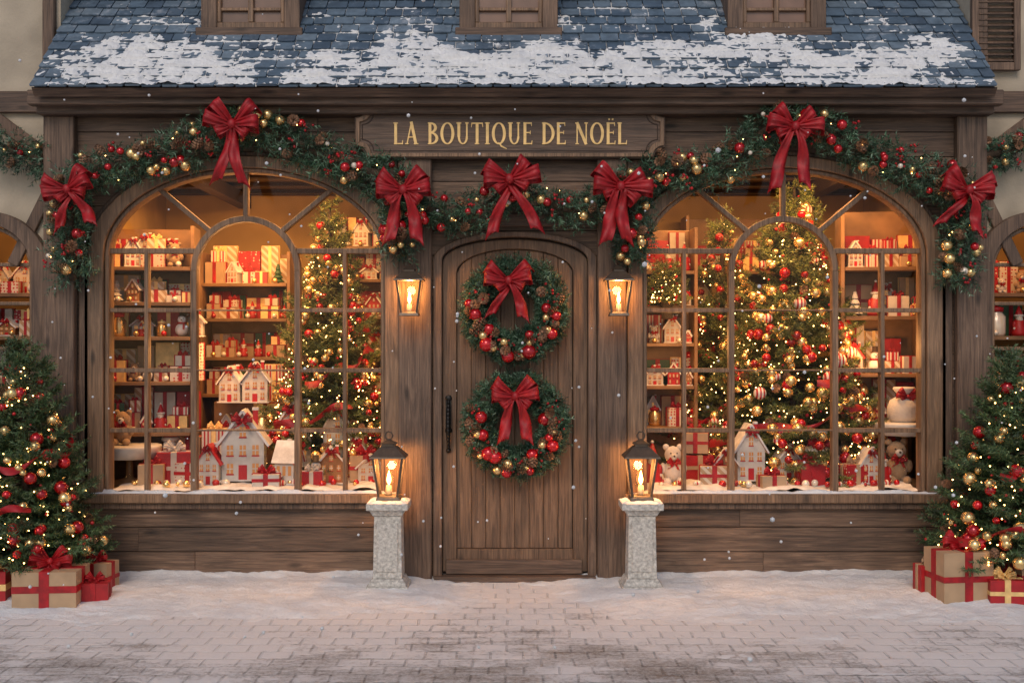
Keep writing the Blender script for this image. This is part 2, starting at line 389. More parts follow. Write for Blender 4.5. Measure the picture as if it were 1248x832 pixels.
# goods --------------------------------------------------------
def gift(mb,x,y,z,w,d,h,mat,rib='velvet',rz=0,bow=0.6):
    M=Matrix.Translation((x,y,z))@Matrix.Rotation(rz,4,'Z')
    mb.box(-w/2,w/2,-d/2,d/2,0,h,mat,M)
    e=0.004; rw=w*0.07+0.004
    mb.box(-rw,rw,-d/2-e,d/2+e,-0.0,h+e,rib,M); mb.box(-w/2-e*1.4,w/2+e*1.4,-rw,rw,0,h+e*1.5,rib,M)
    if w>0.2: mb.box(-w/2-.003,w/2+.003,-d/2-.003,d/2+.003,h*0.45,h*0.45+rw*1.4,rib,M)
    if bow: add_bow(mb,GB,M@Matrix.Translation((0,-0.01,h+bow*w*0.16))@Matrix.Rotation(R(-25),4,'X')@Matrix.Scale(bow*w,4),rib)
def house(mb,x,y,z,w,d,h,rz=0,roof='icing',body='white_paint',style=0):
    M=Matrix.Translation((x,y,z))@Matrix.Rotation(rz,4,'Z'); hb=h*0.58
    pts=[(-w/2,0),(w/2,0),(w/2,hb),(0,h*0.97),(-w/2,hb)]
    if style==1: M=M@Matrix.Rotation(R(90),4,'Z')
    dd=d
    mb.prism(pts,-dd/2,dd/2,body,M)
    sl=math.atan2(h*0.97-hb,w/2)
    for s_ in (-1,1):
        a=(s_*(w/2+0.12*w),hb-0.12*w*math.tan(sl)); t=max(0.012,w*0.06)
        mb.stroke([a,(0,h*0.985)],t,-dd/2-w*0.1,dd/2+w*0.1,roof,M)
        mb.stroke([(a[0],a[1]-t*.6),(0,h*0.985-t*.6)],t*0.5,-dd/2-w*0.07,-dd/2-w*0.03,'trim_red',M)
    y0=-dd/2-0.004
    def ff(x0,x1,z0,z1,mt,yy=y0): mb.box(x0,x1,yy,-dd/2+0.002,z0,z1,mt,M)
    if style==0:
        ff(-w*.1,w*.1,0.005,h*.22,'trim_red')
        for cx,cz in ((-.3,.1),(.3,.1),(-.3,.36),(0,.36),(.3,.36),(0,.62)):
            ff((cx-.075)*w,(cx+.075)*w,cz*h,(cz+.14)*h,'tiny_window'); ff((cx-.09)*w,(cx+.09)*w,(cz-.02)*h,cz*h-.001,'trim_red',y0-.002); 
            ff((cx-.01)*w,(cx+.01)*w,cz*h,(cz+.14)*h,'white_paint',y0-.002); ff((cx-.075)*w,(cx+.075)*w,(cz+.06)*h,(cz+.075)*h,'white_paint',y0-.0025)
    else:
        for cy in (-.3,0,.3):
            mb.box(-w/2-.004,-w/2+.002,(cy-.08)*dd,(cy+.08)*dd,.2*h,.42*h,'tiny_window',M)
            mb.box(w/2-.002,w/2+.004,(cy-.08)*dd,(cy+.08)*dd,.2*h,.42*h,'tiny_window',M)
    mb.box(w*.2,w*.32,0,w*.12,h*.6,h*.98,'trim_red',M); mb.box(w*.185,w*.335,-w*.015,w*.135,h*.98,h*1.02,'icing',M)
    mb.box(-w*.56,w*.56,-dd/2-w*.1,dd/2+w*.06,-.001,0.008,'icing',M)
    if w>.12: add_bow(mb,GB,M@Matrix.Translation((0,-dd/2-w*.14,h*.86))@Matrix.Scale(w*.45,4))
def sack(mb,x,y,z,r_,h,mat='fur_white'):
    mb.rev([(r_*.8,0),(r_,h*.12),(r_*1.02,h*.4),(r_*.85,h*.62),(r_*.42,h*.74),(r_*.4,h*.78),(r_*.7,h*.95),(r_*.62,h)],mat,(x,y,z),18)
    mb.rev([(r_*.46,h*.72),(r_*.5,h*.76),(r_*.46,h*.8)],'velvet',(x,y,z),14)
    add_bow(mb,GB,Matrix.Translation((x,y-r_*.6,z+h*.74))@Matrix.Scale(r_*1.3,4))
def bear(mb,x,y,z,h,mat='fur'):
    b_=lambda dx,dy,dz,r_,mt=mat,**k: mb.ball((x+dx*h,y+dy*h,z+dz*h),r_*h,mt,**k)
    b_(0,0,.3,.24,sz=1.15); b_(0,-.02,.7,.2); b_(0,-.19,.66,.085,'fur_white'); b_(0,-.27,.68,.025,'dark_brown')
    for s_ in (-1,1):
        b_(s_*.16,0,.87,.075); b_(s_*.24,-.08,.38,.08,sz=1.7); b_(s_*.15,-.2,.09,.1,sy=1.5); b_(s_*.07,-.18,.74,.022,'dark_brown')
    add_bow(mb,GB,Matrix.Translation((x,y-.2*h,z+.52*h))@Matrix.Scale(.3*h,4))
def snowman(mb,x,y,z,h):
    mb.ball((x,y,z+.25*h),.26*h,'icing'); mb.ball((x,y,z+.62*h),.17*h,'icing')
    mb.rev([(.17*h,.47*h),(.19*h,.5*h),(.17*h,.53*h)],'velvet',(x,y,z),12); mb.box(x+.05*h,x+.12*h,y-.24*h,y-.2*h,z+.25*h,z+.5*h,'velvet')
    mb.rev([(.16*h,.76*h),(.16*h,.78*h),(.1*h,.785*h),(.1*h,.98*h)],'dark_brown',(x,y,z),12)
    for s_ in (-1,1): mb.ball((x+s_*.06*h,y-.15*h,z+.67*h),.02*h,'dark_brown')
    mb.ball((x,y-.2*h,z+.62*h),.025*h,'gingerbread',sy=2.5)
def santa(mb,x,y,z,h):
    mb.rev([(.22*h,0),(.24*h,.1*h),(.16*h,.5*h),(.1*h,.55*h)],'paper_red',(x,y,z),14)
    mb.ball((x,y,z+.6*h),.12*h,'kraft'); mb.ball((x,y-.06*h,z+.53*h),.11*h,'fur_white',sz=1.3); mb.ball((x,y-.125*h,z+.61*h),.025*h,'kraft')
    for s_ in (-1,1): mb.ball((x+s_*.17*h,y-.06*h,z+.36*h),.06*h,'paper_red',sz=2.2); mb.ball((x+s_*.17*h,y-.08*h,z+.24*h),.05*h,'fur_white')
    mb.rev([(.14*h,.64*h),(.12*h,.7*h),(.02*h,.98*h)],'paper_red',(x,y,z),12); mb.rev([(.14*h,.62*h),(.155*h,.655*h),(.14*h,.69*h)],'fur_white',(x,y,z),12)
    mb.ball((x,y,z+h),.04*h,'fur_white')
def jar(mb,x,y,z,h,a='pearl',b_='trim_red'):
    mb.rev([(.26*h,0),(.3*h,.08*h),(.3*h,.6*h),(.2*h,.72*h),(.2*h,.76*h)],a,(x,y,z),14); mb.rev([(.23*h,.75*h),(.24*h,.88*h),(.06*h,.92*h),(.05*h,h)],b_,(x,y,z),14)
def minitree(mb,x,y,z,h,mat='fur_white'):
    for k in range(4): mb.rev([(.32*h*(1-k*.2),(.08+.2*k)*h),(.3*h*(1-k*.2),(.11+.2*k)*h),(.05*h,(.36+.2*k)*h)],mat,(x,y,z),12)
    mb.rev([(.05*h,0),(.05*h,.1*h)],'bark',(x,y,z),8)
PAPERS=['kraft','kraft','paper_red','paper_white','paper_dots','paper_red_dots','paper_stripe','paper_diag','paper_green','gold_leaf']
def fill(mb,x0,x1,yf,z,hmax,rr,big=1.0):
    x=x0+0.01
    while x<x1-0.06:
        k=rr.choice(['g','g','g','g','h','h','j','s','t','n','b']); w=min(rr.uniform(.1,.2)*big,x1-x); h=min(hmax*.9,rr.uniform(.45,.95)*hmax,.34*big); cx=x+w/2; y=yf+w/2+rr.uniform(0,.04)
        if k=='g':
            mt=rr.choice(PAPERS); rb='velvet' if mt not in('paper_red','paper_red_dots','paper_stripe') else rr.choice(['paper_white','gold_leaf'])
            hh=h*rr.uniform(.4,.6); gift(mb,cx,y,z,w*.95,w*.85,hh,mt,rb,rr.uniform(-.25,.25),.55 if rr.random()<.5 else 0)
            if rr.random()<.75: gift(mb,cx+.01,y+.02,z+hh+.007,w*.72,w*.6,h*.3,rr.choice(PAPERS),rr.choice(['velvet','velvet','gold_leaf']),rr.uniform(-.4,.4),.6)
        elif k=='h': house(mb,cx,y,z,w*.78,w*.7,min(h,w*1.5),rr.uniform(-.35,.35),rr.choice(['icing','icing','icing','trim_red']),rr.choice(['white_paint','gingerbread','white_paint','paper_red']))
        elif k=='j': jar(mb,cx,y,z,min(h,w*1.6),rr.choice(['pearl','gold_ball','gingerbread','red_ball','striped']),rr.choice(['trim_red','gold_leaf']))
        elif k=='s': santa(mb,cx,y,z,min(h,w*2))
        elif k=='n': snowman(mb,cx,y,z,min(h,w*1.7))
        elif k=='b': bear(mb,cx,y,z,min(h,w*1.6),rr.choice(['fur','fur_white']))
        elif k=='t': minitree(mb,cx,y,z,min(h,w*1.8),rr.choice(['fur_white','paper_green','lit_indoor_fir']))
        if rr.random()<.6: mb.ball((cx+rr.uniform(-.06,.06),yf-.0,z+.024),.024,rr.choice(['red_ball','gold_ball','pearl']))
        x+=w+.004
    x=x0+.03
    while x<x1-.1:
        w=rr.uniform(.12,.22); h=min(hmax*.93,rr.uniform(.6,1)*hmax)
        if rr.random()<.75: gift(mb,x+w/2,yf+.27,z,w,.1,h,rr.choice(PAPERS),rr.choice(['velvet','gold_leaf','velvet']),0,0)
        else: house(mb,x+w/2,yf+.26,z,w*.85,.1,h)
        x+=w+.015
def shelf_unit(x0,x1,y0,y1,zb,zt,levels,seed,back=True,rz=0):
    rr=random.Random(seed); cx,cy=(x0+x1)/2,(y0+y1)/2
    g=group('display_shelf',(cx,cy,0),rz); mb=MB(); x0-=cx;x1-=cx;y0-=cy;y1-=cy
    for xx in (x0,x1-.03): mb.box(xx,xx+.03,y0,y1,zb,zt,'shelf_wood')
    if back: mb.box(x0+.03,x1-.03,y1-.02,y1,zb,zt,'shelf_wood')
    for z in levels: mb.box(x0+.032,x1-.032,y0-.01,y1-.022,z-.03,z,'shelf_wood')
    mb.build('shelf_frame',g,.003)
    mb=MB(); lv=sorted(levels)
    for i,z in enumerate(lv):
        top=(lv[i+1]-.03) if i+1<len(lv) else z+.38
        fill(mb,x0+.04,x1-.035,y0+.02,z+.001,top-z,rr)
    mb.build('shelf_goods',g,fixn=False)

# ------------------------------------------------------------- tree
def fir_tree(name,loc,H,Rr,nb,seed,mat='fir',z0=0.0,nred=40,ngold=40,nstripe=0,nl=0.045,nlights=120,ribbon=2,br=0.035,pot=False):
    rr=random.Random(seed); g=group(name,loc); O=[];D=[];st=[]
    for i in range(nb):
        while True:
            u=rr.random()
            if rr.random()<(1-u)*0.9+0.12: break
        az=i*2.39996+rr.uniform(-.3,.3); h=z0+(H-z0)*u
        ln=Rr*((1-u)**0.85)*rr.uniform(.68,1.18)+.05
        ca,sa=math.cos(az),math.sin(az); lift=0.1+0.7*u
        def pt(s): return np.array((ca*ln*s,sa*ln*s,h+ln*(-.35*s+(.15+lift)*s*s*0.9)))
        st.append((pt(0),pt(.5),pt(1)))
        k=max(3,int(ln/.05))
        for q in range(k):
            s=.22+.8*(q+.5)/k; p=pt(s); tg=pt(min(1,s+.05))-pt(s-.05); tg/=np.linalg.norm(tg)
            sd=np.array((-sa,ca,0.0))
            O.append(p);D.append(tg)
            for sg in (-1,1):
                O.append(p);D.append(tg*.7+sd*sg*.8+np.array((0,0,rr.uniform(-.25,.25))))
    O=np.array(O);D=np.array(D)
    tri_mesh('needles',sprigs(O,D,rng.uniform(.05,.11,len(O)),12,nl,.0085),mat,g)
    mb=MB()
    mb.rev([(.05,-loc[2] if pot else -.12),(.045,z0+.1),(.012,H-.08),(.004,H)],'bark',(0,0,0),8)
    for a,b_,c_ in st:
        for p,q,w in ((a,b_,.007),(b_,c_,.005)):
            d=Vector(q-p); s_=d.cross(Vector((0,0,1))).normalized()*w
            mb.add([Vector(p)-s_,Vector(p)+s_,Vector(q)+s_*.7,Vector(q)-s_*.7,Vector(p)+Vector((0,0,-w*1.5)),Vector(q)+Vector((0,0,-w))],[(0,1,2,3),(0,4,5,3),(1,4,5,2)],'bark')
    mb.build('trunk_and_branches',g,fixn=False)
    def surf(n,k=.99):
        pts=[]
        for _ in range(n):
            while True:
                u=rr.random()
                if rr.random()<(1-u)+.08: break
            az=rr.uniform(-2.9,-.25) if rr.random()<.62 else rr.uniform(0,6.283); r_=(Rr*((1-u)**.85)*k+.045)*rr.uniform(.9,1.06)
            pts.append((math.cos(az)*r_,math.sin(az)*r_,z0+(H-z0)*u*.96+rr.uniform(-.03,.02)-.02))
        return pts
    for nm_,n,mt in (('red_baubles',nred,'red_ball'),('gold_baubles',ngold,'gold_ball'),('striped_baubles',nstripe,'striped'),('berries',nred,'berry')):
        if n:
            s_=1 if nm_!='berries' else .35
            if nm_=='striped_baubles': s_=1.25
            rep_mesh(nm_,ICO1 if nm_=='berries' else (ICO3 if n<60 else ICO),surf(n),[br*s_*rr.uniform(.55,1.15) for _ in range(n)],mt,g)
    if nred>40: rep_mesh('pine_cones',CONE,surf(16),[br*.8]*16,'cone_brown',g,False,True)
    rep_mesh('fairy_lights',ICO1,surf(nlights,.95),[.0055]*nlights,'bulb',g)
    if ribbon:
        mb=MB()
        for tr in range(ribbon):
            rows=[]; a0=-2.9+rr.uniform(-.4,.4)+tr*1.1; n=50
            uu=.10+.62*tr/max(1,ribbon); al=rr.uniform(1.6,2.6)
            for i in range(n+1):
                t=i/n; u=uu+.13*t; az=a0+t*al; r_=(Rr*((1-u)**.85)+.04)*(1+.06*math.sin(t*22)); w=(.04+.015*math.sin(t*17))*(H/2)
                z=z0+(H-z0)*u-.035*math.sin(t*13); tw=.03*math.sin(t*15)
                rows.append([(math.cos(az)*(r_+tw),math.sin(az)*(r_+tw),z-w/2),(math.cos(az)*(r_+.014),math.sin(az)*(r_+.014),z),(math.cos(az)*(r_-tw),math.sin(az)*(r_-tw),z+w/2)])
            v=[p for r2 in rows for p in r2]; f=[(i*3+j,i*3+j+1,i*3+j+4,i*3+j+3) for i in range(n) for j in range(2)]
            mb.add(v,f,'velvet',True)
        mb.build('ribbon',g,fixn=False)
    return g

# ============================================================= GROUND
mb=MB(); mb.add([(-80,-80,0),(80,-80,0),(80,80,0),(-80,80,0)],[(0,1,2,3)],'pavers'); mb.build('ground',fixn=False)
nx,ny=460,130; v=[];f=[]
for j in range(ny+1):
    y=-2.6+2.72*j/ny
    for i in range(nx+1):
        x=-6.5+13*i/nx
        t=max(0,min(1,(y+1.6+0.45*noise.noise((x*.7,y*.4,3)))/0.9)); t=t*t*(3-2*t)
        c_=math.exp(-((x-.03)/.65)**2)
        h=.058*t*(1-.66*c_*(1 if y<-.25 else .7))-.0135+.022*noise.noise((x*1.3,y*2.2,0))+.014*noise.noise((x*5,y*7,1))+.010*noise.noise((x*16,y*18,5))
        h-=0.014*c_
        if y>-.14: h+=.03*(1-c_)*(y+.14)/.14
        for gx in (X(50,-.9),X(1185,-.9)): h+=.025*math.exp(-((x-gx)/.5)**2-((y+.75)/.4)**2)
        v.append((x,y,h))
for j in range(ny):
    for i in range(nx):
        a=j*(nx+1)+i; f.append((a,a+1,a+nx+2,a+nx+1))
mb=MB(); mb.add(v,f,'snow',True); mb.build('snow_on_pavement',fixn=False)

# ============================================================= SHOP
shop=group('timber_shop')
XL,XR=X(60),X(1196)
WL=arch(X(300),1.065,0.66,Z(312),0.665); WRc=X(954)
WR=arch(WRc,1.075,0.66,Z(312),0.665)
DX=X(627.5)
DO=arch(DX,.60,-.2,Z(318),Z(286)-Z(318))
mb=MB(); z=.03; rr=random.Random(3)
while z<3.62:
    h=.187; js=sorted([rr.uniform(-3,-.5),rr.uniform(.6,3)]); xs=[XL+.02]+js+[XR-.02]
    for a,b_ in zip(xs[:-1],xs[1:]): mb.box(a+.0015,b_-.0015,-.035+rr.uniform(-.005,.005),0,z,min(z+h-.007,3.63),'wall_wood')
    z+=h
o=mb.build('plank_cladding',shop)
for p in (WL,WR,DO): cut(o,p)
md=o.modifiers.new('bevel','BEVEL'); md.width=.004; md.segments=1; md.limit_method='ANGLE'
mb=MB(); mb.box(XL+.01,XR-.01,.003,.12,0,4.0,'dark_brown'); o=mb.build('front_wall_core',shop)
for p in (WL,WR,DO): cut(o,p)
mb=MB()
mb.box(XL+.01,XL+.1,.121,3.2,0,4.0,'inner_wall'); mb.box(XR-.1,XR-.01,.121,3.2,0,4.0,'inner_wall')
mb.box(XL+.01,XR-.01,2.7,2.8,0,4.0,'inner_wall'); mb.box(XL+.101,XR-.101,.121,2.699,3.4,3.5,'ceiling_paint'); mb.box(XL+.101,XR-.101,.121,2.699,0,.1,'shelf_wood')
for k in range(5): mb.box(XL+.11,XR-.11,.5+.5*k,.62+.5*k,3.24,3.399,'ceiling_paint')
for xx in (-2.7,-1.3,1.3,2.7): mb.box(xx,xx+.12,.13,2.69,3.12,3.239,'ceiling_paint')
mb.box(-.9,.9,.4,.45,.101,3.27,'inner_wall')
mb.build('room_shell',shop)
def window(cx,hw):
    g=shop; mb=MB(); z0=.66; zs=Z(312); ri=.665
    A=arch(cx,hw+.115,z0,zs,ri+.085); B=arch(cx,hw-.002,z0,zs,ri-.002)
    mb.band(A,B,-.085,.03,'frame_wood'); mb.band(arch(cx,hw+.15,z0,zs,ri+.12),arch(cx,hw+.117,z0,zs,ri+.087),-.06,-.005,'post_wood')
    A=arch(cx,hw-.004,z0,zs,ri-.004); B=arch(cx,hw-.035,z0,zs,ri-.035); mb.band(A,B,-.05,.08,'frame_wood')
    mb.build('window_arch_frame',g,.006)
    mb=MB(); w=.036
    def bar(pts,yo=0,ww=w): mb.stroke(pts,ww,-.03+yo,.05-yo,'frame_wood')
    zt=lambda x: zs+(ri-.02)*math.sqrt(max(0,1-((x-cx)/(hw-.02))**2))
    r_=63/160; xl,xr=cx-r_,cx+r_; zc=Z(330)
    bar([(xl,z0),(xl,zc)],0,.045); bar([(xr,z0),(xr,zc)],0,.045)
    bar([(cx+r_*math.cos(a),zc+r_*math.sin(a)) for a in np.linspace(math.pi,0,28)],.001,.045)
    for s_ in (-1,1):
        xm=cx+s_*(r_+.36); bar([(xm,z0),(xm,Z(306))],.002,.03)
        for py in (378,451,524): 
            bar([(cx+s_*(hw-.03),Z(py)),(cx+s_*(r_+.02),Z(py))],.004,.032)
        bar([(cx+s_*(hw-.02),Z(306)),(cx+s_*(r_-.01),Z(306))],.005,.04)
        a=R(90-s_*42); bar([(cx+r_*math.cos(a),zc+r_*math.sin(a)),(cx+s_*.66,zt(cx+s_*.66)+.01)],.003,.036)
    for py in (378,451,524): bar([(xl+.02,Z(py)),(xr-.02,Z(py))],.006,.012)
    bar([(cx,zc+r_),(cx,zs+ri-.02)],.003,.036)
    mb.build('glazing_bars',g,.003)
    mb=MB(); pts=arch(cx,hw-.02,z0,zs,ri-.02); mb.add([(x,.012,z) for x,z in pts],[tuple(range(len(pts)))],'window_glass'); mb.build('window_glazing',g,fixn=False)
    mb=MB(); mb.box(cx-hw-.14,cx+hw+.14,-.13,.1,.59,.66,'frame_wood'); mb.box(cx-hw-.1,cx+hw+.1,-.09,-.04,.54,.589,'post_wood'); mb.build('window_sill',g,.008)
    mb=MB(); mb.box(cx-hw-.05,cx+hw+.05,.101,1.0,.58,.645,'shelf_wood'); mb.build('display_platform',g)
    v=[];f=[];n1_,n2_=90,36
    for j in range(n2_+1):
        for i in range(n1_+1):
            x=cx-hw+.03+(2*hw-.06)*i/n1_; y=.03+.95*j/n2_
            v.append((x,y,.668+.03*noise.noise((x*4,y*4,2))+.018*noise.noise((x*13,y*13,2))+.02*(j>0)))
    for j in range(n2_):
        for i in range(n1_):
            a=j*(n1_+1)+i; f.append((a,a+1,a+n1_+2,a+n1_+1))
    mb=MB(); mb.add(v,f,'icing',True); mb.build('display_snow',g,fixn=False)
window(X(300),1.065); window(WRc,1.075)
mb=MB()
for cx in (X(300),WRc):
    rows=[]
    for i in range(121):
        x=cx-1.15+2.3*i/120; h=.008+.024*max(0,noise.noise((x*5,0,0))+.45)+.008*noise.noise((x*20,0,0)); d=.06+.03*noise.noise((x*4,3,0))
        rows.append([(x,-.03-d,.6595),(x,-.03-d*.7,.66+h*.8),(x,-.05,.66+h),(x,-.028,.6595+h*.5)])
    v=[p for r_ in rows for p in r_]; f=[(i*4+j,i*4+j+1,i*4+j+5,i*4+j+4) for i in range(120) for j in range(3)]
    mb.add(v,f,'snow',True)
mb.build('sill_snow',shop,fixn=False)
mb=MB()
for a,b_,y in ((60,97,-.12),(1160,1196,-.12),(487,527,-.11),(727,762,-.11)):
    mb.box(X(a),X(b_),y,-.036,.0,Z(196) if 400<a<900 else 3.5,'post_wood')
for a,b_ in ((469,486),(763,783)): mb.box(X(a),X(b_),-.075,-.036,0,Z(196),'post_wood')
for a,b_ in ((99,113),(1144,1158)): mb.box(X(a),X(b_),-.06,-.036,0.02,3.2,'post_wood')
mb.build('posts',shop,.008)
mb=MB()
mb.box(XL-.02,XR+.02,-.2,-.0362,3.5,3.64,'beam_wood'); mb.box(XL-.05,XR+.05,-.30,-.201,3.55,3.66,'beam_wood')
mb.box(X(469),X(783),-.13,-.037,Z(196)+.002,Z(184),'beam_wood'); mb.box(X(528),X(726),-.09,-.037,Z(284)+.04,Z(268)+.04,'beam_wood')
mb.box(X(113),X(487),-.06,-.0365,.0,.035,'beam_wood'); mb.box(X(762),X(1158),-.06,-.0365,.0,.035,'beam_wood')
mb.build('beams',shop,.008)
# door
mb=MB()
mb.band(arch(DX,.618,0,Z(318),Z(283)-Z(318)),arch(DX,.552,0,Z(318),Z(290)-Z(318)-.0),-.075,.02,'post_wood')
mb.band(arch(DX,.55,.06,Z(319),Z(292)-Z(319)),arch(DX,.442,.06,Z(333),Z(304)-Z(333)),-.03,.03,'door_wood')
mb.build('door_frame',shop,.006)
mb=MB(); n=8; hw=.44
for i in range(n):
    a=-hw+2*hw*i/n; b_=a+2*hw/n-.003
    zt=lambda x: Z(333)+(Z(304)-Z(333))*math.sqrt(max(0,1-(x/hw)**2))-.002
    xs=np.linspace(a,b_,4); mb.prism([(DX+a,.235),(DX+b_,.235)]+[(DX+x,zt(x)) for x in xs[::-1]],-.008+rr.uniform(-.002,.002),.02,'door_wood')
mb.prism([(DX-.44,.06),(DX+.44,.06),(DX+.44,.233),(DX-.44,.233)],-.028,.02,'door_wood')
mb.build('door_boards',shop,.003)
mb=MB(); mb.box(X(544),X(709),-.055,-.031,.045,.155,'beam_wood'); mb.box(X(530),X(725),-.14,-.01,-.02,.04,'beam_wood'); mb.box(DX-.6,DX+.6,.031,.08,0,2.62,'dark_brown'); mb.box(DX-.43,DX+.43,.022,.03,.06,2.5,'beam_wood')  # the dark slab behind the door is added to block light
mb.build('door_kickboard_threshold_light_block',shop,.006)
mb=MB(); hx=X(547)
mb.box(hx-.022,hx+.022,-.04,-.029,Z(520),Z(487),'iron'); mb.ball((hx,-.036,Z(485)),.026,'iron',sy=.35); mb.ball((hx,-.036,Z(524)),.028,'iron',sy=.35)
for i in range(13):
    t=i/12; zz=Z(490)-t*(Z(490)-Z(548)); yy=-.045-.055*math.sin(math.pi*t)
    mb.ball((hx,yy,zz),.012+.006*math.sin(math.pi*t),'iron',sz=1.7)
mb.ball((hx,-.045,Z(548)),.02,'iron')
mb.build('door_handle',shop)
# roof
ang=math.atan2(.88,.86)
RM=Matrix.Translation((0,-.40,3.66))@Matrix.Rotation(ang,4,'X')
RL,RR_=X(37,-.4),X(1217,-.4)
mb=MB(); mb.box(RL+.02,RR_-.02,.0,3.6,-.07,-.012,'dark_brown',RM); mb.box(RL+.01,RR_-.01,-.012,.0,-.08,-.005,'beam_wood',RM)
mb.build('roof_deck',shop)
mb=MB(); rr=random.Random(11); joints=[]
row=0; s=-.03
while s<3.5:
    x=RL-(.07 if row%2 else 0); jl=[]
    while x<RR_-.02:
        w=rr.uniform(.12,.165); x1=min(x+w,RR_); x0=max(x,RL); jl.append(x)
        if x1-x0>.03:
            ds=rr.uniform(-.008,.008); dn=rr.uniform(0,.006); ch=.012
            v=[]
            for (xx,ss) in ((x0+.004,s+ds+ch),(x0+ch,s+ds),(x1-ch,s+ds),(x1-.004,s+ds+ch),(x1-.004,s+.2),(x0+.004,s+.2)):
                n_=.026+dn-(ss-s)*.13; v+=[(xx,ss,n_-.012),(xx,ss,n_)]
            k=6; f=[tuple(range(0,2*k,2))[::-1],tuple(range(1,2*k,2))]+[(2*i,2*((i+1)%k),2*((i+1)%k)+1,2*i+1) for i in range(k)]
            mb.add(v,f,'slate',False,RM)
        x+=w
    joints.append(jl); s+=.122; row+=1
mb.build('roof_slates',shop)
v=[];f=[];nx,ny=820,140
for j in range(ny+1):
    s=-.02+1.2*j/ny; rw=int((s+.03)/.122); fr=((s+.03)%.122)
    jl=joints[rw]
    for i in range(nx+1):
        x=RL+.02+(RR_-RL-.04)*i/nx
        q=.48+.22*noise.noise((x*.8,7,0))+.22*noise.noise((x*2.2,3,0))+.1*noise.noise((x*9,3,0))
        top=q*1.3
        e=(top-s)/.32; e=max(-1,min(.7,e)); edge=min(1,(x-RL+.05)/.5,(RR_-x)/.3)
        h=.016*e+.014*noise.noise((x*3,s*5,2))+.018*noise.noise((x*9,s*12,4))+.016*noise.noise((x*28,s*30,9))-.016*(1-max(0,edge))
        patch=noise.noise((x*1.5+5,s*2.5,8)); h-=.03*max(0,patch-.02)
        k=bisect.bisect(jl,x); dj=min(abs(x-jl[max(0,k-1)]),abs(x-jl[min(len(jl)-1,k)]))
        h-=.010*math.exp(-(dj/.008)**2)*(.6+1.4*noise.noise((x*5,s*5,1)))
        h-=.010*math.exp(-((.122-fr)/.010)**2)*(.7+1.4*noise.noise((x*4,s*6,3)))
        base=.024-fr*.13
        v.append(RM@Vector((x,s,base+h+.003)))
for j in range(ny):
    for i in range(nx):
        a=j*(nx+1)+i; f.append((a,a+1,a+nx+2,a+nx+1))
mb=MB(); mb.add(v,f,'snow',True); mb.build('roof_snow',shop,fixn=False)
for pc in (305,620,947):
    y=.11; x=X(pc,y); zb=Z(41,y); w=.38; mb=MB()
    mb.box(x-w,x-w+.12,y,y+1.1,zb,zb+1.0,'post_wood'); mb.box(x+w-.12,x+w,y,y+1.1,zb,zb+1.0,'post_wood')
    mb.box(x-w-.03,x+w+.03,y-.05,y+.03,zb-.03,zb+.035,'beam_wood'); mb.box(x-w+.12,x+w-.12,y+.05,y+.08,zb+.035,zb+1,'door_glass_tan')
    mb.box(x-w+.12,x+w-.12,y+.01,y+.049,zb+.04,zb+.09,'frame_wood'); mb.box(x-.02,x+.02,y+.012,y+.049,zb+.09,zb+.95,'frame_wood')
    for s_ in (-1,1): mb.box(min(x+s_*.26,x+s_*.23),max(x+s_*.26,x+s_*.23),y+.015,y+.049,zb+.09,zb+.95,'frame_wood')
    for k in (.18,.4,.65): mb.box(x-.23,x+.23,y+.02,y+.048,zb+k,zb+k+.025,'frame_wood')
    mb.prism([(x-w-.08,zb+1.0),(x+w+.08,zb+1.0),(x,zb+1.35)],y-.08,y+1.6,'slate')
    mb.build('dormer_window',shop,.005)

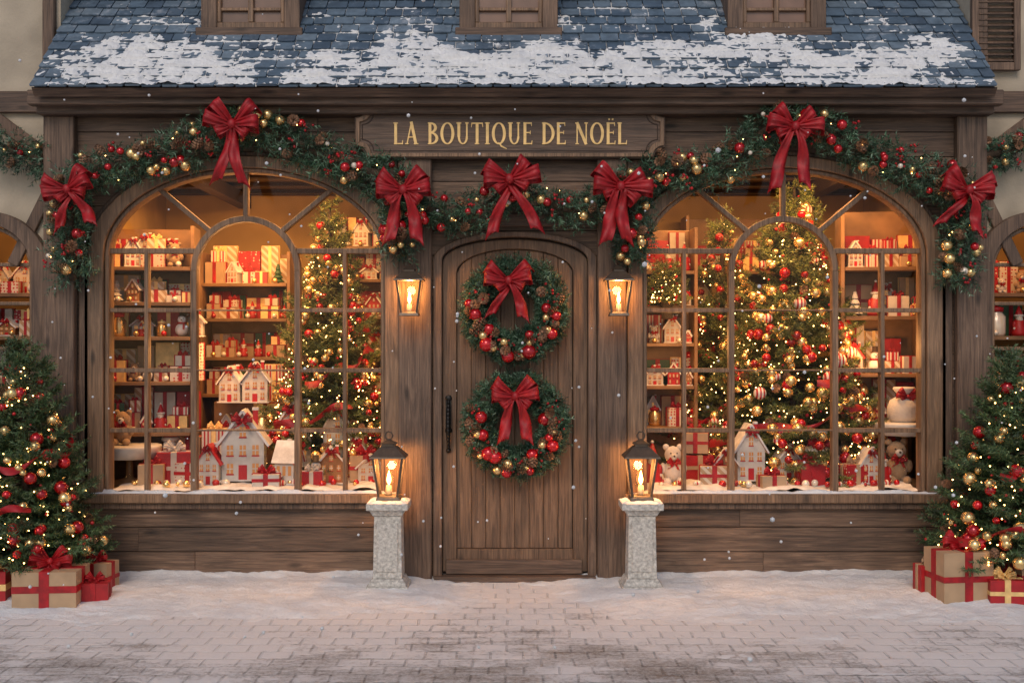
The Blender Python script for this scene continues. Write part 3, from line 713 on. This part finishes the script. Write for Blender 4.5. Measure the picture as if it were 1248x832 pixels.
# ============================================================= NEIGHBOURS
def neighbour(side):
    g=group('plaster_house'); ys=.15
    xa,xb=(-9,XL+.03) if side<0 else (XR-.03,9)
    mb=MB(); mb.box(xa,xb,ys,ys+.15,0,7,'plaster'); o=mb.build('front_wall',g)
    cx=side*4.06; A=arch(cx,.37,1.0,2.35,.36); cut(o,A)
    mb=MB()
    e=xb-.1 if side<0 else xa
    mb.box(e,e+.1,ys+.151,5,0,7,'plaster'); mb.box(min(xa,xb),max(xa,xb)-.0,5,5.1,0,7,'plaster')
    mb.box(xa+.1,xb-.11 if side<0 else xb,1.5,1.55,0,3,'inner_wall'); mb.box(xa+.15,xb-.12,ys+.152,1.49,.9,.95,'shelf_wood')
    mb.build('inner_walls',g)
    mb=MB()
    mb.band(arch(cx,.50,1.0,2.35,.46),arch(cx,.368,1.0,2.35,.358),ys-.08,ys+.05,'post_wood'); mb.band(arch(cx,.36,1.0,2.35,.35),arch(cx,.33,1.0,2.35,.32),ys-.02,ys+.08,'frame_wood')
    mb.stroke([(cx,1.0),(cx,2.68)],.035,ys,ys+.05,'frame_wood')
    for z in (1.4,1.75,2.1,2.4): mb.stroke([(cx-.34,z),(cx+.34,z)],.03,ys+.003,ys+.047,'frame_wood')
    mb.box(cx-.5,cx+.5,ys-.1,ys+.1,.93,1.0,'frame_wood'); mb.build('arched_window',g,.005)
    mb=MB()
    mb.box(xa,xb,ys-.05,ys-.001,Z(137,.1),Z(111,.1),'beam_wood')
    edge=XL if side<0 else XR
    mb.stroke([(edge+side*.02,3.2),(edge+side*.45,3.52)],.1,ys-.045,ys-.002,'post_wood')
    mb.stroke([(edge+side*.06,2.95),(edge+side*.33,2.4)],.09,ys-.04,ys-.002,'post_wood')
    mb.box(min(edge+side*.0,edge+side*.09),max(edge,edge+side*.09),ys-.06,ys-.001,3.62,7,'post_wood')
    mb.box(xa,xb,ys-.03,ys-.001,0,.85,'wall_wood')
    mb.build('half_timbering',g,.006)
    if side>0:
        mb=MB(); x0,x1=X(1184,.1),X(1243,.1); z0,z1=Z(86,.1),5.0
        for a,b_ in ((x0,x0+.05),(x1-.05,x1)): mb.box(a,b_,ys-.07,ys-.02,z0,z1,'post_wood')
        mb.box(x0+.051,x1-.051,ys-.068,ys-.02,z0,z0+.06,'post_wood')
        z=z0+.08
        while z<z1: mb.box(-(x1-x0)/2+.052,(x1-x0)/2-.052,-.025,.025,0,.008,'post_wood',Matrix.Translation(((x0+x1)/2,ys-.045,z))@Matrix.Rotation(R(35),4,'X')); z+=.045
        mb.build('louvred_shutter',g,.003)
    mb=MB(); rr=random.Random(side+9)
    for z in (1.45,1.85,2.2):
        mb.box(cx-.5,cx+.5,.6,.9,z-.03,z,'shelf_wood')
        fill(mb,cx-.48,cx+.48,.62,z+.001,.3,rr)
    fill(mb,cx-.48,cx+.48,.55,.951,.4,rr)
    mb.build('window_goods',g,fixn=False)
    l=bpy.data.lights.new('interior_lamp','POINT'); l.energy=15; l.color=(1,.46,.15); l.shadow_soft_size=.15
    lo=link(bpy.data.objects.new('interior_lamp',l),g); lo.location=(cx+side*-.1,.42,2.75)
neighbour(-1); neighbour(1)

# ============================================================= SIGN
g=group('shop_sign'); scx=X(621.5); scz=Z(165); hw,hh=1.165,.2
def plate(hw,hh,c_):
    pts=[]
    for sx,sz,a0 in ((-1,-1,90),(1,-1,180),(1,1,270),(-1,1,0)):
        for k in range(7):
            a=R(a0-90*k/6); pts.append((scx+sx*hw+c_*math.cos(a),scz+sz*hh+c_*math.sin(a)))
    return pts
mb=MB(); mb.prism(plate(hw,hh,.085),-.14,-.06,'sign_wood'); mb.build('sign_board',g,.008,seg=2)
mb=MB()
A=plate(hw-.012,hh-.012,.085); B=plate(hw-.04,hh-.04,.085); mb.band(A+[A[0]],B+[B[0]],-.156,-.139,'frame_wood')
A=plate(hw-.055,hh-.055,.085); B=plate(hw-.062,hh-.062,.085); mb.band(A+[A[0]],B+[B[0]],-.145,-.139,'dark_brown')
mb.build('sign_moulding',g,.004)
TK,TN=.17,.075
def arc(cx,cz,rx,rz,a0,a1,n=18): return [(cx+rx*math.cos(R(a0+(a1-a0)*i/n)),cz+rz*math.sin(R(a0+(a1-a0)*i/n))) for i in range(n+1)]
def aw(a0,a1,n=18,tk=TK): return [TN+(tk-TN)*abs(math.cos(R(a0+(a1-a0)*i/n)))**1.3 for i in range(n+1)]
def ser(x,z,w=.26): return ([(x-w/2,z+(.03 if z<.5 else -.03)),(x+w/2,z+(.03 if z<.5 else -.03))],.06)
def letter(c_):
    L=[]
    if c_=='L': L=[([(.12,0),(.12,1)],TK),([(.02,.035),(.5,.035)],.07),([(.5,0),(.53,.2)],[.07,.03]),ser(.12,1)];w=.55
    elif c_=='A': L=[([(.1,0),(.36,1.03)],TN),([(.34,1.03),(.62,0)],TK),([(.17,.33),(.52,.33)],.06),ser(.1,0,.2),ser(.62,0,.26)];w=.74
    elif c_=='B': L=[([(.12,0),(.12,1)],TK),(arc(.14,.76,.3,.21,90,-90),aw(90,-90)),(arc(.14,.28,.38,.25,90,-90),aw(90,-90)),ser(.1,1,.2),ser(.1,0,.2)];w=.6
    elif c_ in 'OQ':
        L=[(arc(.4,.5,.32,.47,0,360,36),aw(0,360,36))];w=.8
        if c_=='Q': L.append(([(.38,.1),(.55,-.08),(.85,-.2)],[.05,.1,.04]))
    elif c_=='U': L=[([(.14,1),(.14,.35)],TK),(arc(.37,.36,.23,.33,180,360),aw(180,360,18,.13)),([(.6,.35),(.6,1)],TN+.02),ser(.14,1,.28),ser(.6,1,.2)];w=.74
    elif c_=='T': L=[([(.33,0),(.33,.97)],TK),([(.02,.96),(.64,.96)],.075),([(.03,.98),(.0,.78)],[.07,.03]),([(.63,.98),(.66,.78)],[.07,.03]),ser(.33,0)];w=.66
    elif c_=='I': L=[([(.14,0),(.14,1)],TK),ser(.14,0,.28),ser(.14,1,.28)];w=.28
    elif c_ in 'EÉË':
        L=[([(.12,0),(.12,1)],TK),([(.03,.035),(.5,.035)],.07),([(.03,.965),(.48,.965)],.07),([(.15,.54),(.42,.54)],.06),([(.5,0),(.53,.18)],[.07,.03]),([(.48,1),(.5,.83)],[.07,.03]),([(.42,.46),(.43,.62)],.04)];w=.54
        if c_=='Ë': L+=[([(.13,1.14),(.23,1.14)],.1),([(.33,1.14),(.43,1.14)],.1)]
    elif c_=='D': L=[([(.12,0),(.12,1)],TK),(arc(.14,.5,.5,.465,90,-90),aw(90,-90)),ser(.1,1,.2),ser(.1,0,.2)];w=.7
    elif c_=='N': L=[([(.1,0),(.1,1)],TN),([(.09,1),(.62,0)],TK),([(.62,0),(.62,1)],TN),ser(.1,0,.2),ser(.06,1,.14),ser(.62,1,.2)];w=.72
    else: w=.32
    return L,w
txt='LA BOUTIQUE DE NOËL'; tot=sum(letter(c_)[1]+.12 for c_ in txt)-.12
hgt=.165; x0=X(482); sx=(X(762)-x0)/tot; mb=MB(); cur=x0; k=0
for c_ in txt:
    L,w=letter(c_)
    for pts,wd in L:
        k+=1; wd2=[q*(sx*.45+hgt*.4) for q in wd] if hasattr(wd,'__len__') else wd*(sx*.45+hgt*.4)
        mb.stroke([(cur+p[0]*sx,Z(180)+p[1]*hgt) for p in pts],wd2,-.1445-.0004*(k%9),-.138,'gold_leaf')
    cur+=(w+.12)*sx
mb.build('gold_lettering',g)

# ============================================================= GARLANDS
def catmull(pts,step=.02):
    P_=[np.array(p,float) for p in pts]; P_=[2*P_[0]-P_[1]]+P_+[2*P_[-1]-P_[-2]]; out=[]
    for i in range(1,len(P_)-2):
        L=np.linalg.norm(P_[i+1]-P_[i]); n=max(2,int(L/step))
        for k in range(n):
            t=k/n; a,b_,c_,d=P_[i-1:i+3]
            out.append(.5*((2*b_)+(-a+c_)*t+(2*a-5*b_+4*c_-d)*t*t+(-a+3*b_-3*c_+d)*t**3))
    out.append(P_[-2]); return np.array(out)
def garland(name,pxs,y,rad=.125,seed=1,dens=1.0,bows=()):
    rr=random.Random(seed); g=group(name)
    C=catmull([P(px,py,y) for px,py in pxs],.012); T=nrm(np.gradient(C,axis=0)); n=len(C)
    O=[];D=[]
    for i in range(n):
        bul=1.0+.35*noise.noise(tuple(C[i]*3.2))
        for _ in range(5):
            a=rr.uniform(0,6.283); t=T[i]; u=nrm(np.cross(t,(0,1,0))); v=np.cross(t,u); rd=math.cos(a)*u+math.sin(a)*v
            k=rr.uniform(.1,.85)*rad*rr.choice([1,1,1.2])*bul; O.append(C[i]+rd*k); D.append(rd*.8+t*rr.choice((-1,1))*rr.uniform(.3,1)+np.array((0,-.15,-.2)))
    O=np.array(O); tri_mesh('needles',sprigs(O,np.array(D),rng.uniform(.05,.12,len(O))*rad/.125,12,.046*rad/.125,.0085),'garland_fir',g)
    mb=MB()
    for i in range(0,n-6,6):
        a,b_=Vector(C[i]),Vector(C[i+6]); d=(b_-a); q=d.to_track_quat('Z','Y').to_matrix().to_4x4(); mb.rev([(.03*rad/.125,0),(.03*rad/.125,d.length)],'bark',(0,0,0),6,Matrix.Translation(a)@q)
    mb.build('stem',g)
    L=n*.012
    def pts(k,lo=.8,hi=1.08):
        o_=[]
        for _ in range(max(0,int(k*L*dens))):
            i=rr.randrange(n); a=rr.uniform(-1.15,1.15); u=nrm(np.cross(T[i],(0,1,0)))
            o_.append(C[i]+(math.sin(a)*u+math.cos(a)*np.array((0,-1,0)))*rad*rr.uniform(lo,hi))
        return o_
    s=rad/.14
    q=pts(6.5); rep_mesh('red_baubles',ICO,q,[s*rr.uniform(.022,.044) for _ in q],'red_ball',g)
    q=pts(8); rep_mesh('gold_baubles',ICO,q,[s*rr.uniform(.02,.042) for _ in q],'gold_ball',g)
    q=pts(1.5); rep_mesh('pearl_baubles',ICO,q,[s*rr.uniform(.016,.03) for _ in q],'pearl',g)
    q=pts(7); rep_mesh('pine_cones',CONE,q,[s*rr.uniform(.032,.044) for _ in q],'cone_brown',g,False,True)
    q=pts(7); qq=[c_+np.array([rr.uniform(-.03,.03)*s for _ in range(3)]) for c_ in q for _ in range(5)]; rep_mesh('berries',ICO1,qq,[s*rr.uniform(.008,.013) for _ in qq],'berry',g)
    q=pts(5); rep_mesh('fairy_lights',ICO1,q,[.0042]*len(q),'bulb',g)
    for k,(px,py,sz,var,rz) in enumerate(bows):
        bow_obj('bow',P(px,py,y-.17),sz,var,g,rz)
    return g
GY=-.22
garland('fir_garland',[(88,342),(84,300),(86,250),(98,217),(135,203),(190,194),(240,174),(290,152),(340,163),(390,187),(440,207),(478,220),(488,255),(484,312)],GY,.145,1,1,
  [(84,231,.38,0,-.25),(284,152,.40,1,.05)])
garland('fir_garland',[(478,232),(520,254),(560,264),(595,250),(622,230),(660,242),(700,256),(735,244),(765,228)],GY-.03,.13,2,1.1,[(492,232,.42,3,0),(621,219,.42,2,-.1),(756,228,.42,4,.1)])
garland('fir_garland',[(776,318),(771,280),(770,240),(785,217),(830,210),(885,200),(930,162),(970,150),(1020,167),(1070,192),(1120,208),(1160,227),(1176,260),(1170,300),(1162,345)],GY,.145,3,1,
  [(968,155,.40,5,.1),(1179,232,.40,0,.2)])
garland('fir_garland',[(-60,165),(0,178),(30,190),(62,196)],.0,.12,4); garland('fir_garland',[(1196,190),(1215,188),(1240,182),(1310,160)],.0,.12,5)

# ============================================================= WREATHS
def wreath(px,py,seed,bx,by):
    rr=random.Random(seed); y=-.13; c_=np.array(P(px,py,y)); g=group('christmas_wreath',tuple(c_)); Rc=.285; O=[];D=[]
    for i in range(2100):
        a=rr.uniform(0,6.283); rd=np.array((math.cos(a),0,math.sin(a))); tg=np.array((-math.sin(a),0,math.cos(a))); b_=rr.uniform(0,6.283)
        off=(rd*math.cos(b_)+np.array((0,-1,0))*math.sin(b_)); k=rr.uniform(.02,.095)
        O.append(rd*Rc+off*k); D.append(off*.9+tg*rr.uniform(.1,1.2)+rd*.15)
    tri_mesh('needles',sprigs(np.array(O),np.array(D),.07,13,.04,.0078),'garland_fir',g)
    bm_=MB(); ring=[(Rc*math.cos(a),Rc*math.sin(a)) for a in np.linspace(0,2*math.pi,33)]; bm_.stroke(ring,.10,-.03,.03,'bark'); bm_.build('ring',g)
    def put(n,a0,a1,r0,r1,mt,nm_,T=ICO3,rot=False):
        q=[];s=[]
        for k in range(n):
            a=R(a0+(a1-a0)*(k+rr.random()*.8)/n); b_=rr.uniform(-.95,.95); rd=np.array((math.cos(a),0,math.sin(a)))
            q.append(rd*(Rc+math.sin(b_)*.09)+np.array((0,-.1*math.cos(b_)-.02,0))); s.append(rr.uniform(r0,r1))
        rep_mesh(nm_,T,q,s,mt,g,not rot,rot)
    put(10,165,380,.032,.058,'red_ball','red_baubles'); put(8,190,355,.022,.036,'gold_ball','gold_baubles'); put(17,150,395,.032,.044,'cone_brown','pine_cones',CONE,True)
    put(80,150,400,.007,.014,'berry','berries',ICO1)
    bow_obj('bow',(X(bx,-.25)-c_[0],-.15,Z(by,-.25)-c_[2]),.37,seed,g)
wreath(627,377,0,620,342); wreath(629,518,3,628,482)

# ============================================================= LANTERNS
def lantern(name,loc,h,wall=False,E=6):
    g=group(name,loc); mb=MB(); s=h/.52; b0,t0=.08*s,.118*s; z0,z1=.035*s,.32*s; mt='bronze'
    mb.frus(b0*1.15,b0*1.15,0,b0*1.05,b0*1.05,z0*.8,mt)
    mb.frus(b0*1.0,b0*1.0,z0*.8,b0*.98,b0*.98,z0,mt)
    for sx in (-1,1):
        for sy in (-1,1):
            w=.009*s; v=[]
            for r_,z in ((b0,z0),(t0,z1)):
                for dx,dy in ((-w,-w),(w,-w),(w,w),(-w,w)): v.append((sx*(r_-w)+dx,sy*(r_-w)+dy,z))
            mb.add(v,[(0,1,2,3),(7,6,5,4),(0,1,5,4),(1,2,6,5),(2,3,7,6),(3,0,4,7)],mt)
    mb.frus(t0*1.15,t0*1.15,z1,t0*1.12,t0*1.12,z1+.015*s,mt)
    mb.frus(t0*1.1,t0*1.1,z1+.015*s,t0*.5,t0*.5,z1+.085*s,mt)
    mb.frus(t0*.42,t0*.42,z1+.085*s,t0*.42,t0*.42,z1+.105*s,mt); mb.frus(t0*.55,t0*.55,z1+.105*s,t0*.1,t0*.1,z1+.135*s,mt)
    n=14
    for k in range(n):
        a=2*math.pi*k/n; mb.ball((.028*s*math.cos(a),0,z1+.165*s+.03*s*math.sin(a)),.0075*s,mt)
    if wall:
        zt=z1+.2*s; dy=-loc[1]-.08
        mb.box(-.012,.012,-.01,dy,zt-.008,zt+.008,mt); mb.box(-.03,.03,dy-.015,dy,zt-.12,zt+.05,mt)
        for k in range(9):
            t=k/8; mb.ball((0,dy-.02-(dy-.04)*t*.6,zt-.1+.09*math.sin(t*1.57)),.008,mt)
    mb.build('metal_frame',g,.002)
    mb=MB(); a,c_=b0*.93,t0*.93
    v=[(-a,-a,z0),(a,-a,z0),(a,a,z0),(-a,a,z0),(-c_,-c_,z1),(c_,-c_,z1),(c_,c_,z1),(-c_,c_,z1)]
    mb.add(v,[(0,1,5,4),(1,2,6,5),(2,3,7,6),(3,0,4,7)],'lamp_glass'); mb.build('glass_panes',g)
    mb=MB(); mb.rev([(.024*s,z0),(.026*s,z0+.02*s),(.02*s,z0+.075*s),(.006*s,z0+.078*s)],'pearl',(0,0,0),14); mb.build('candle',g)
    mb=MB(); zf=z0+.08*s; mb.rev([(.003*s,0),(.014*s,.02*s),(.017*s,.04*s),(.011*s,.07*s),(.002*s,.105*s)],'flame',(0,0,zf),14); mb.build('flame',g)
    l=bpy.data.lights.new('lantern_light','POINT'); l.energy=E; l.color=(1,.48,.16); l.shadow_soft_size=.035
    lo=link(bpy.data.objects.new('lantern_light',l),g); lo.location=(0,0,zf+.15*s)
for px in (499,754):
    lantern('wall_lantern',(X(px,-.27),-.27,Z(385,-.27)),.42,True,9)
for px in (474,781):
    y=-.40; x=X(px,y); z=.66
    g=group('stone_pedestal',(x,y,0)); mb=MB()
    mb.frus(.15,.15,0,.15,.15,.05,'stone'); mb.frus(.14,.14,.05,.115,.115,.10,'stone'); mb.frus(.105,.105,.10,.097,.097,.55,'stone')
    mb.frus(.105,.105,.55,.13,.13,.595,'stone'); mb.frus(.15,.15,.595,.15,.15,.645,'stone')
    for s_ in (-1,1): mb.box(-.075,.075,s_*.104-.008,s_*.104+.004,.15,.5,'stone')
    mb.build('pedestal_body',g,.008,seg=2)
    n=24; v=[];f=[]
    for j in range(n+1):
        for i in range(n+1):
            a,b_=-.148+.296*i/n,-.148+.296*j/n; ed=min(1,(.148-max(abs(a),abs(b_)))/.03); v.append((a,b_,.644+.014*ed+.008*noise.noise((a*20,b_*20,px))))
    for j in range(n):
        for i in range(n): q=j*(n+1)+i; f.append((q,q+1,q+n+2,q+n+1))
    mb=MB(); mb.add(v,f,'snow',True); mb.build('snow_cap',g,fixn=False)
    lantern('lantern',(x,y,z-.004),.50,False,12)

# ============================================================= OUTDOOR TREES AND GIFTS
fir_tree('christmas_tree',(X(30,-.55),-.55,.0),1.80,.50,400,5,'fir',.33,55,50,0,.043,190,2,.042,True)
fir_tree('christmas_tree',(X(1234,-.6),-.6,.0),1.74,.54,400,6,'fir',.30,52,52,0,.043,190,2,.042,True)
def gift_obj(px0,px1,pyt,pyb,y,mat,rib,rz=.1,d=None,bow=.62):
    x0,x1=X(px0,y),X(px1,y); w=(x1-x0)*.93; h=(pyb-pyt)/F*(y+9); mb=MB(); gift(mb,0,0,0,w,d or w*.8,h,mat,rib,0,bow)
    o=mb.build('gift_box',None,.004,fixn=False); o.location=((x0+x1)/2,y+(d or w*.8)/2,0.01); o.rotation_euler=(0,0,rz); return o
gift_obj(10,92,702,748,-1.1,'kraft','velvet',.08)
gift_obj(-8,48,662,712,-.78,'kraft','velvet',-.1)
gift_obj(92,130,706,732,-.95,'paper_red','velvet',.15)
gift_obj(92,135,668,706,-.62,'kraft','velvet',-.15)
gift_obj(52,92,672,706,-.70,'paper_red','kraft',.2)
gift_obj(-70,5,708,750,-1.0,'paper_red','gold_leaf',.1)
gift_obj(1120,1152,678,718,-.75,'paper_red','kraft',.1)
gift_obj(1143,1212,672,738,-1.0,'kraft','velvet',.14)
gift_obj(1208,1252,708,742,-1.05,'paper_red','gold_leaf',-.1)
gift_obj(1196,1236,668,712,-.68,'paper_red','velvet',.1)
gift_obj(1240,1300,680,738,-.85,'kraft','velvet',.1)

# ============================================================= INTERIOR
def zl(y,*pys): return [Z(p,y) for p in pys]
shelf_unit(-3.38,-2.62,.62,.98,.1,2.75,zl(.62,325,368,410,465,527),21,rz=.12)
shelf_unit(-2.85,-2.02,1.75,2.1,.1,2.62,zl(1.75,345,388,435,480),22)
shelf_unit(-1.75,-1.0,2.1,2.45,.1,3.0,zl(2.1,300,340,385,430,475,520),25)
shelf_unit(2.72,3.38,.66,1.0,.1,2.9,zl(.66,325,385,455,520),23,rz=-.12)
shelf_unit(1.12,1.62,1.3,1.62,.1,2.8,zl(1.3,330,372,418,470,520),24)
shelf_unit(1.65,2.7,2.2,2.55,.1,3.0,zl(2.2,330,380,430,480),26)
def steps(x0,x1,spec,seed):
    g=group('stepped_display_table'); mb=MB(); rr=random.Random(seed); m2=MB()
    for y0,y1,z in spec:
        mb.box(x0,x1,y0,y1-.002,.1,z,'shelf_wood'); fill(m2,x0+.02,x1-.02,y0+.02,z+.001,.34,rr,1.3)
    mb.build('table',g,.004); m2.build('goods',g,fixn=False)
steps(-2.6,-1.1,[(1.02,1.3,.95),(1.302,1.7,1.28)],31)
steps(1.2,3.0,[(1.62,1.95,1.0)],32)
def single(name,fn,*a,**k):
    mb=MB(); fn(mb,*a,**k); return mb.build(name,None,.0,fixn=False)
pz=.676
def hs(px,w,pt,pb,y,rz=0,roof='icing',style=0,body='white_paint'):
    z=Z(pb,y); h=(pb-pt)/F*(y+9); single('display_house',house,X(px,y),y,max(z,pz),w/F*(y+9),w/F*(y+9)*.8,h,rz,roof,body,style)
hs(298,50,498,583,.45,.12); hs(362,44,487,566,.85,-.1); hs(412,34,487,568,.8,.1); hs(256,26,540,590,.3,0,'trim_red'); hs(403,30,543,588,.42,.2,body='gingerbread')
hs(352,30,536,588,.35,-.2,'icing',1); hs(452,30,552,586,.5,.1); hs(438,28,530,584,.7,-.1,'icing',0,'paper_red'); hs(333,20,568,592,.28)
hs(312,30,440,490,1.12,.1); hs(283,26,445,490,1.12,-.1)
hs(912,34,515,584,.4,.05); hs(958,28,541,584,.5,.1); hs(885,26,545,588,.35,-.1,'icing',0,'gingerbread'); hs(1058,24,545,588,.3,.1)
def gb(px,w,h,y,mat,rib='velvet',rz=0,z=None,bow=.6):
    mb=MB(); W=w/F*(y+9); gift(mb,0,0,0,W,W*.85,h/F*(y+9),mat,rib,0,bow); o=mb.build('gift_box',None,.002,fixn=False); o.location=(X(px,y),y,z if z is not None else pz); o.rotation_euler=(0,0,rz)
gb(213,40,38,.45,'paper_red','paper_white',.2); gb(262,28,60,.75,'paper_stripe','gold_leaf',.1); gb(235,34,26,.4,'paper_dots','velvet',-.2); gb(380,26,18,.25,'paper_red','paper_white',.1)
gb(446,38,30,.55,'kraft','velvet',.1,.69); gb(987,30,30,.3,'paper_red','velvet',.1); gb(870,34,24,.3,'paper_diag','velvet',-.1); gb(848,36,30,.7,'paper_red','kraft',.2); gb(848,30,24,.7,'kraft','velvet',-.2,pz+.22); gb(940,30,14,.2,'kraft','velvet',.1); gb(1040,30,26,.3,'paper_red_dots','kraft',.2)
gb(325,32,16,.2,'paper_white','velvet',.1); gb(186,30,26,.3,'kraft','velvet',.1)
gb(232,30,50,.85,'kraft','velvet',0); gb(1068,34,40,.8,'paper_dots','velvet',.1); gb(1072,28,24,.8,'paper_red','gold_leaf',.3,pz+.28)
single('gift_sack',sack,X(995,.5),.5,pz,.13,.42); single('gift_sack',sack,X(1102,.5),.5,1.16,.13,.28)
single('teddy_bear',bear,X(820,.35),.35,pz,.34,'fur_white'); single('teddy_bear',bear,X(1092,.4),.4,pz,.38,'fur'); single('teddy_bear',bear,X(150,.45),.45,.98,.3,'fur')
single('santa_figurine',santa,X(208,.75),.75,pz,.5); single('santa_figurine',santa,X(1075,.3),.3,pz,.3); single('santa_figurine',santa,X(795,.3),.3,pz,.34)
single('snowman_figurine',snowman,X(385,.3),.3,pz,.24); single('snowman_figurine',snowman,X(1025,.45),.45,pz,.3)
for px,y in ((158,.45),(1102,.5)):
    mb=MB(); x=X(px,y); zt=.98 if px<500 else 1.16
    mb.rev([(.2,.655),(.19,.68),(.03,.72),(.025,zt-.12),(.05,zt-.06)],'shelf_wood',(x,y,0),20); mb.rev([(.24,zt-.1),(.25,zt-.02),(.25,zt-.004),(.24,zt)],'white_paint',(x,y,0),28); mb.build('round_pedestal_table',fixn=False)
rr=random.Random(77)
mb=MB()
for cx in (X(300),WRc):
    for k in range(44):
        x=cx+rr.uniform(-.95,.95); y=rr.uniform(.1,.3); mb.ball((x,y,.69+.014),rr.uniform(.014,.032),rr.choice(['red_ball','gold_ball','pearl','berry','striped']))
mb.build('scattered_baubles',fixn=False)
fir_tree('indoor_christmas_tree',(X(402,1.0),1.0,.66),2.33,.54,380,8,'lit_indoor_fir',.12,75,90,0,.045,330,3,.036)
fir_tree('indoor_christmas_tree',(X(968,.98),.98,.6),2.58,.72,480,9,'lit_indoor_fir',.12,95,170,24,.05,420,3,.045)
fir_tree('indoor_christmas_tree',(X(880,1.75),1.75,.62),2.35,.54,260,10,'lit_indoor_fir',.12,60,90,0,.045,260,3,.04)
fir_tree('tabletop_christmas_tree',(X(813,1.2),1.2,Z(372,1.3)),.36,.13,90,12,'lit_indoor_fir',.04,14,14,0,.025,50,0,.014)
fir_tree('tabletop_christmas_tree',(X(1050,1.3),1.3,.6),1.25,.3,140,13,'lit_indoor_fir',.1,30,30,0,.035,100,1,.03)
def area(loc,sx,sy,E,rot,col=(1,.49,.165)):
    l=bpy.data.lights.new('overhead_fill','AREA'); l.shape='RECTANGLE'; l.size=sx; l.size_y=sy; l.energy=E; l.color=col  # unseen area light added below the ceiling to brighten the goods
    o=link(bpy.data.objects.new('overhead_fill',l),shop); o.location=loc; o.rotation_euler=rot
for cx in (X(300),WRc):
    area((cx,.27,3.2),1.9,.2,80,(R(18),0,0))
    area((cx,1.6,3.08),1.8,.5,22,(0,0,0))
for x,y,z,E in ((-2.35,1.35,2.45,9),(-2.5,.7,1.7,6),(-.95,.8,1.6,6),(1.35,.8,1.8,8),(2.85,.55,1.75,7)):
    l=bpy.data.lights.new('display_fill','POINT'); l.energy=E; l.color=(1,.46,.14); l.shadow_soft_size=.08  # added fill light among the displays, no lamp body
    o=link(bpy.data.objects.new('display_fill',l),shop); o.location=(x,y,z)

# ============================================================= FALLING SNOW
q=[];s=[]; rr=random.Random(4)
for _ in range(480):
    y=rr.uniform(-6.6,-.5); q.append((rr.uniform(-4,4),y,rr.uniform(.1,4.2))); s.append(rr.choice([.004,.005,.006,.008,.010]))
rep_mesh('falling_snow',ICO1,q,s,'snow',None)

# ============================================================= LIGHT, CAMERA
w=bpy.data.worlds.new('World'); sc.world=w; w.use_nodes=True; nt=w.node_tree
sky=nt.nodes.new('ShaderNodeTexSky'); sky.sky_type='NISHITA'; sky.sun_disc=False; sky.sun_elevation=R(38); sky.sun_rotation=R(190)
nt.links.new(sky.outputs[0],nt.nodes['Background'].inputs[0]); nt.nodes['Background'].inputs[1].default_value=.105
l=bpy.data.lights.new('sun','SUN'); l.energy=1.25; l.angle=R(24); l.color=(1,.84,.7); o=link(bpy.data.objects.new('sun',l)); o.rotation_euler=(R(52),0,R(-10))
cam=bpy.data.cameras.new('camera'); cam.sensor_width=36; cam.lens=36*F/1248; cam.clip_end=500
o=link(bpy.data.objects.new('camera',cam)); o.location=(0,CAMY,CH); o.rotation_euler=(R(90),0,0); sc.camera=o
sc.view_settings.view_transform='Standard'; sc.view_settings.look='None'; sc.view_settings.exposure=0
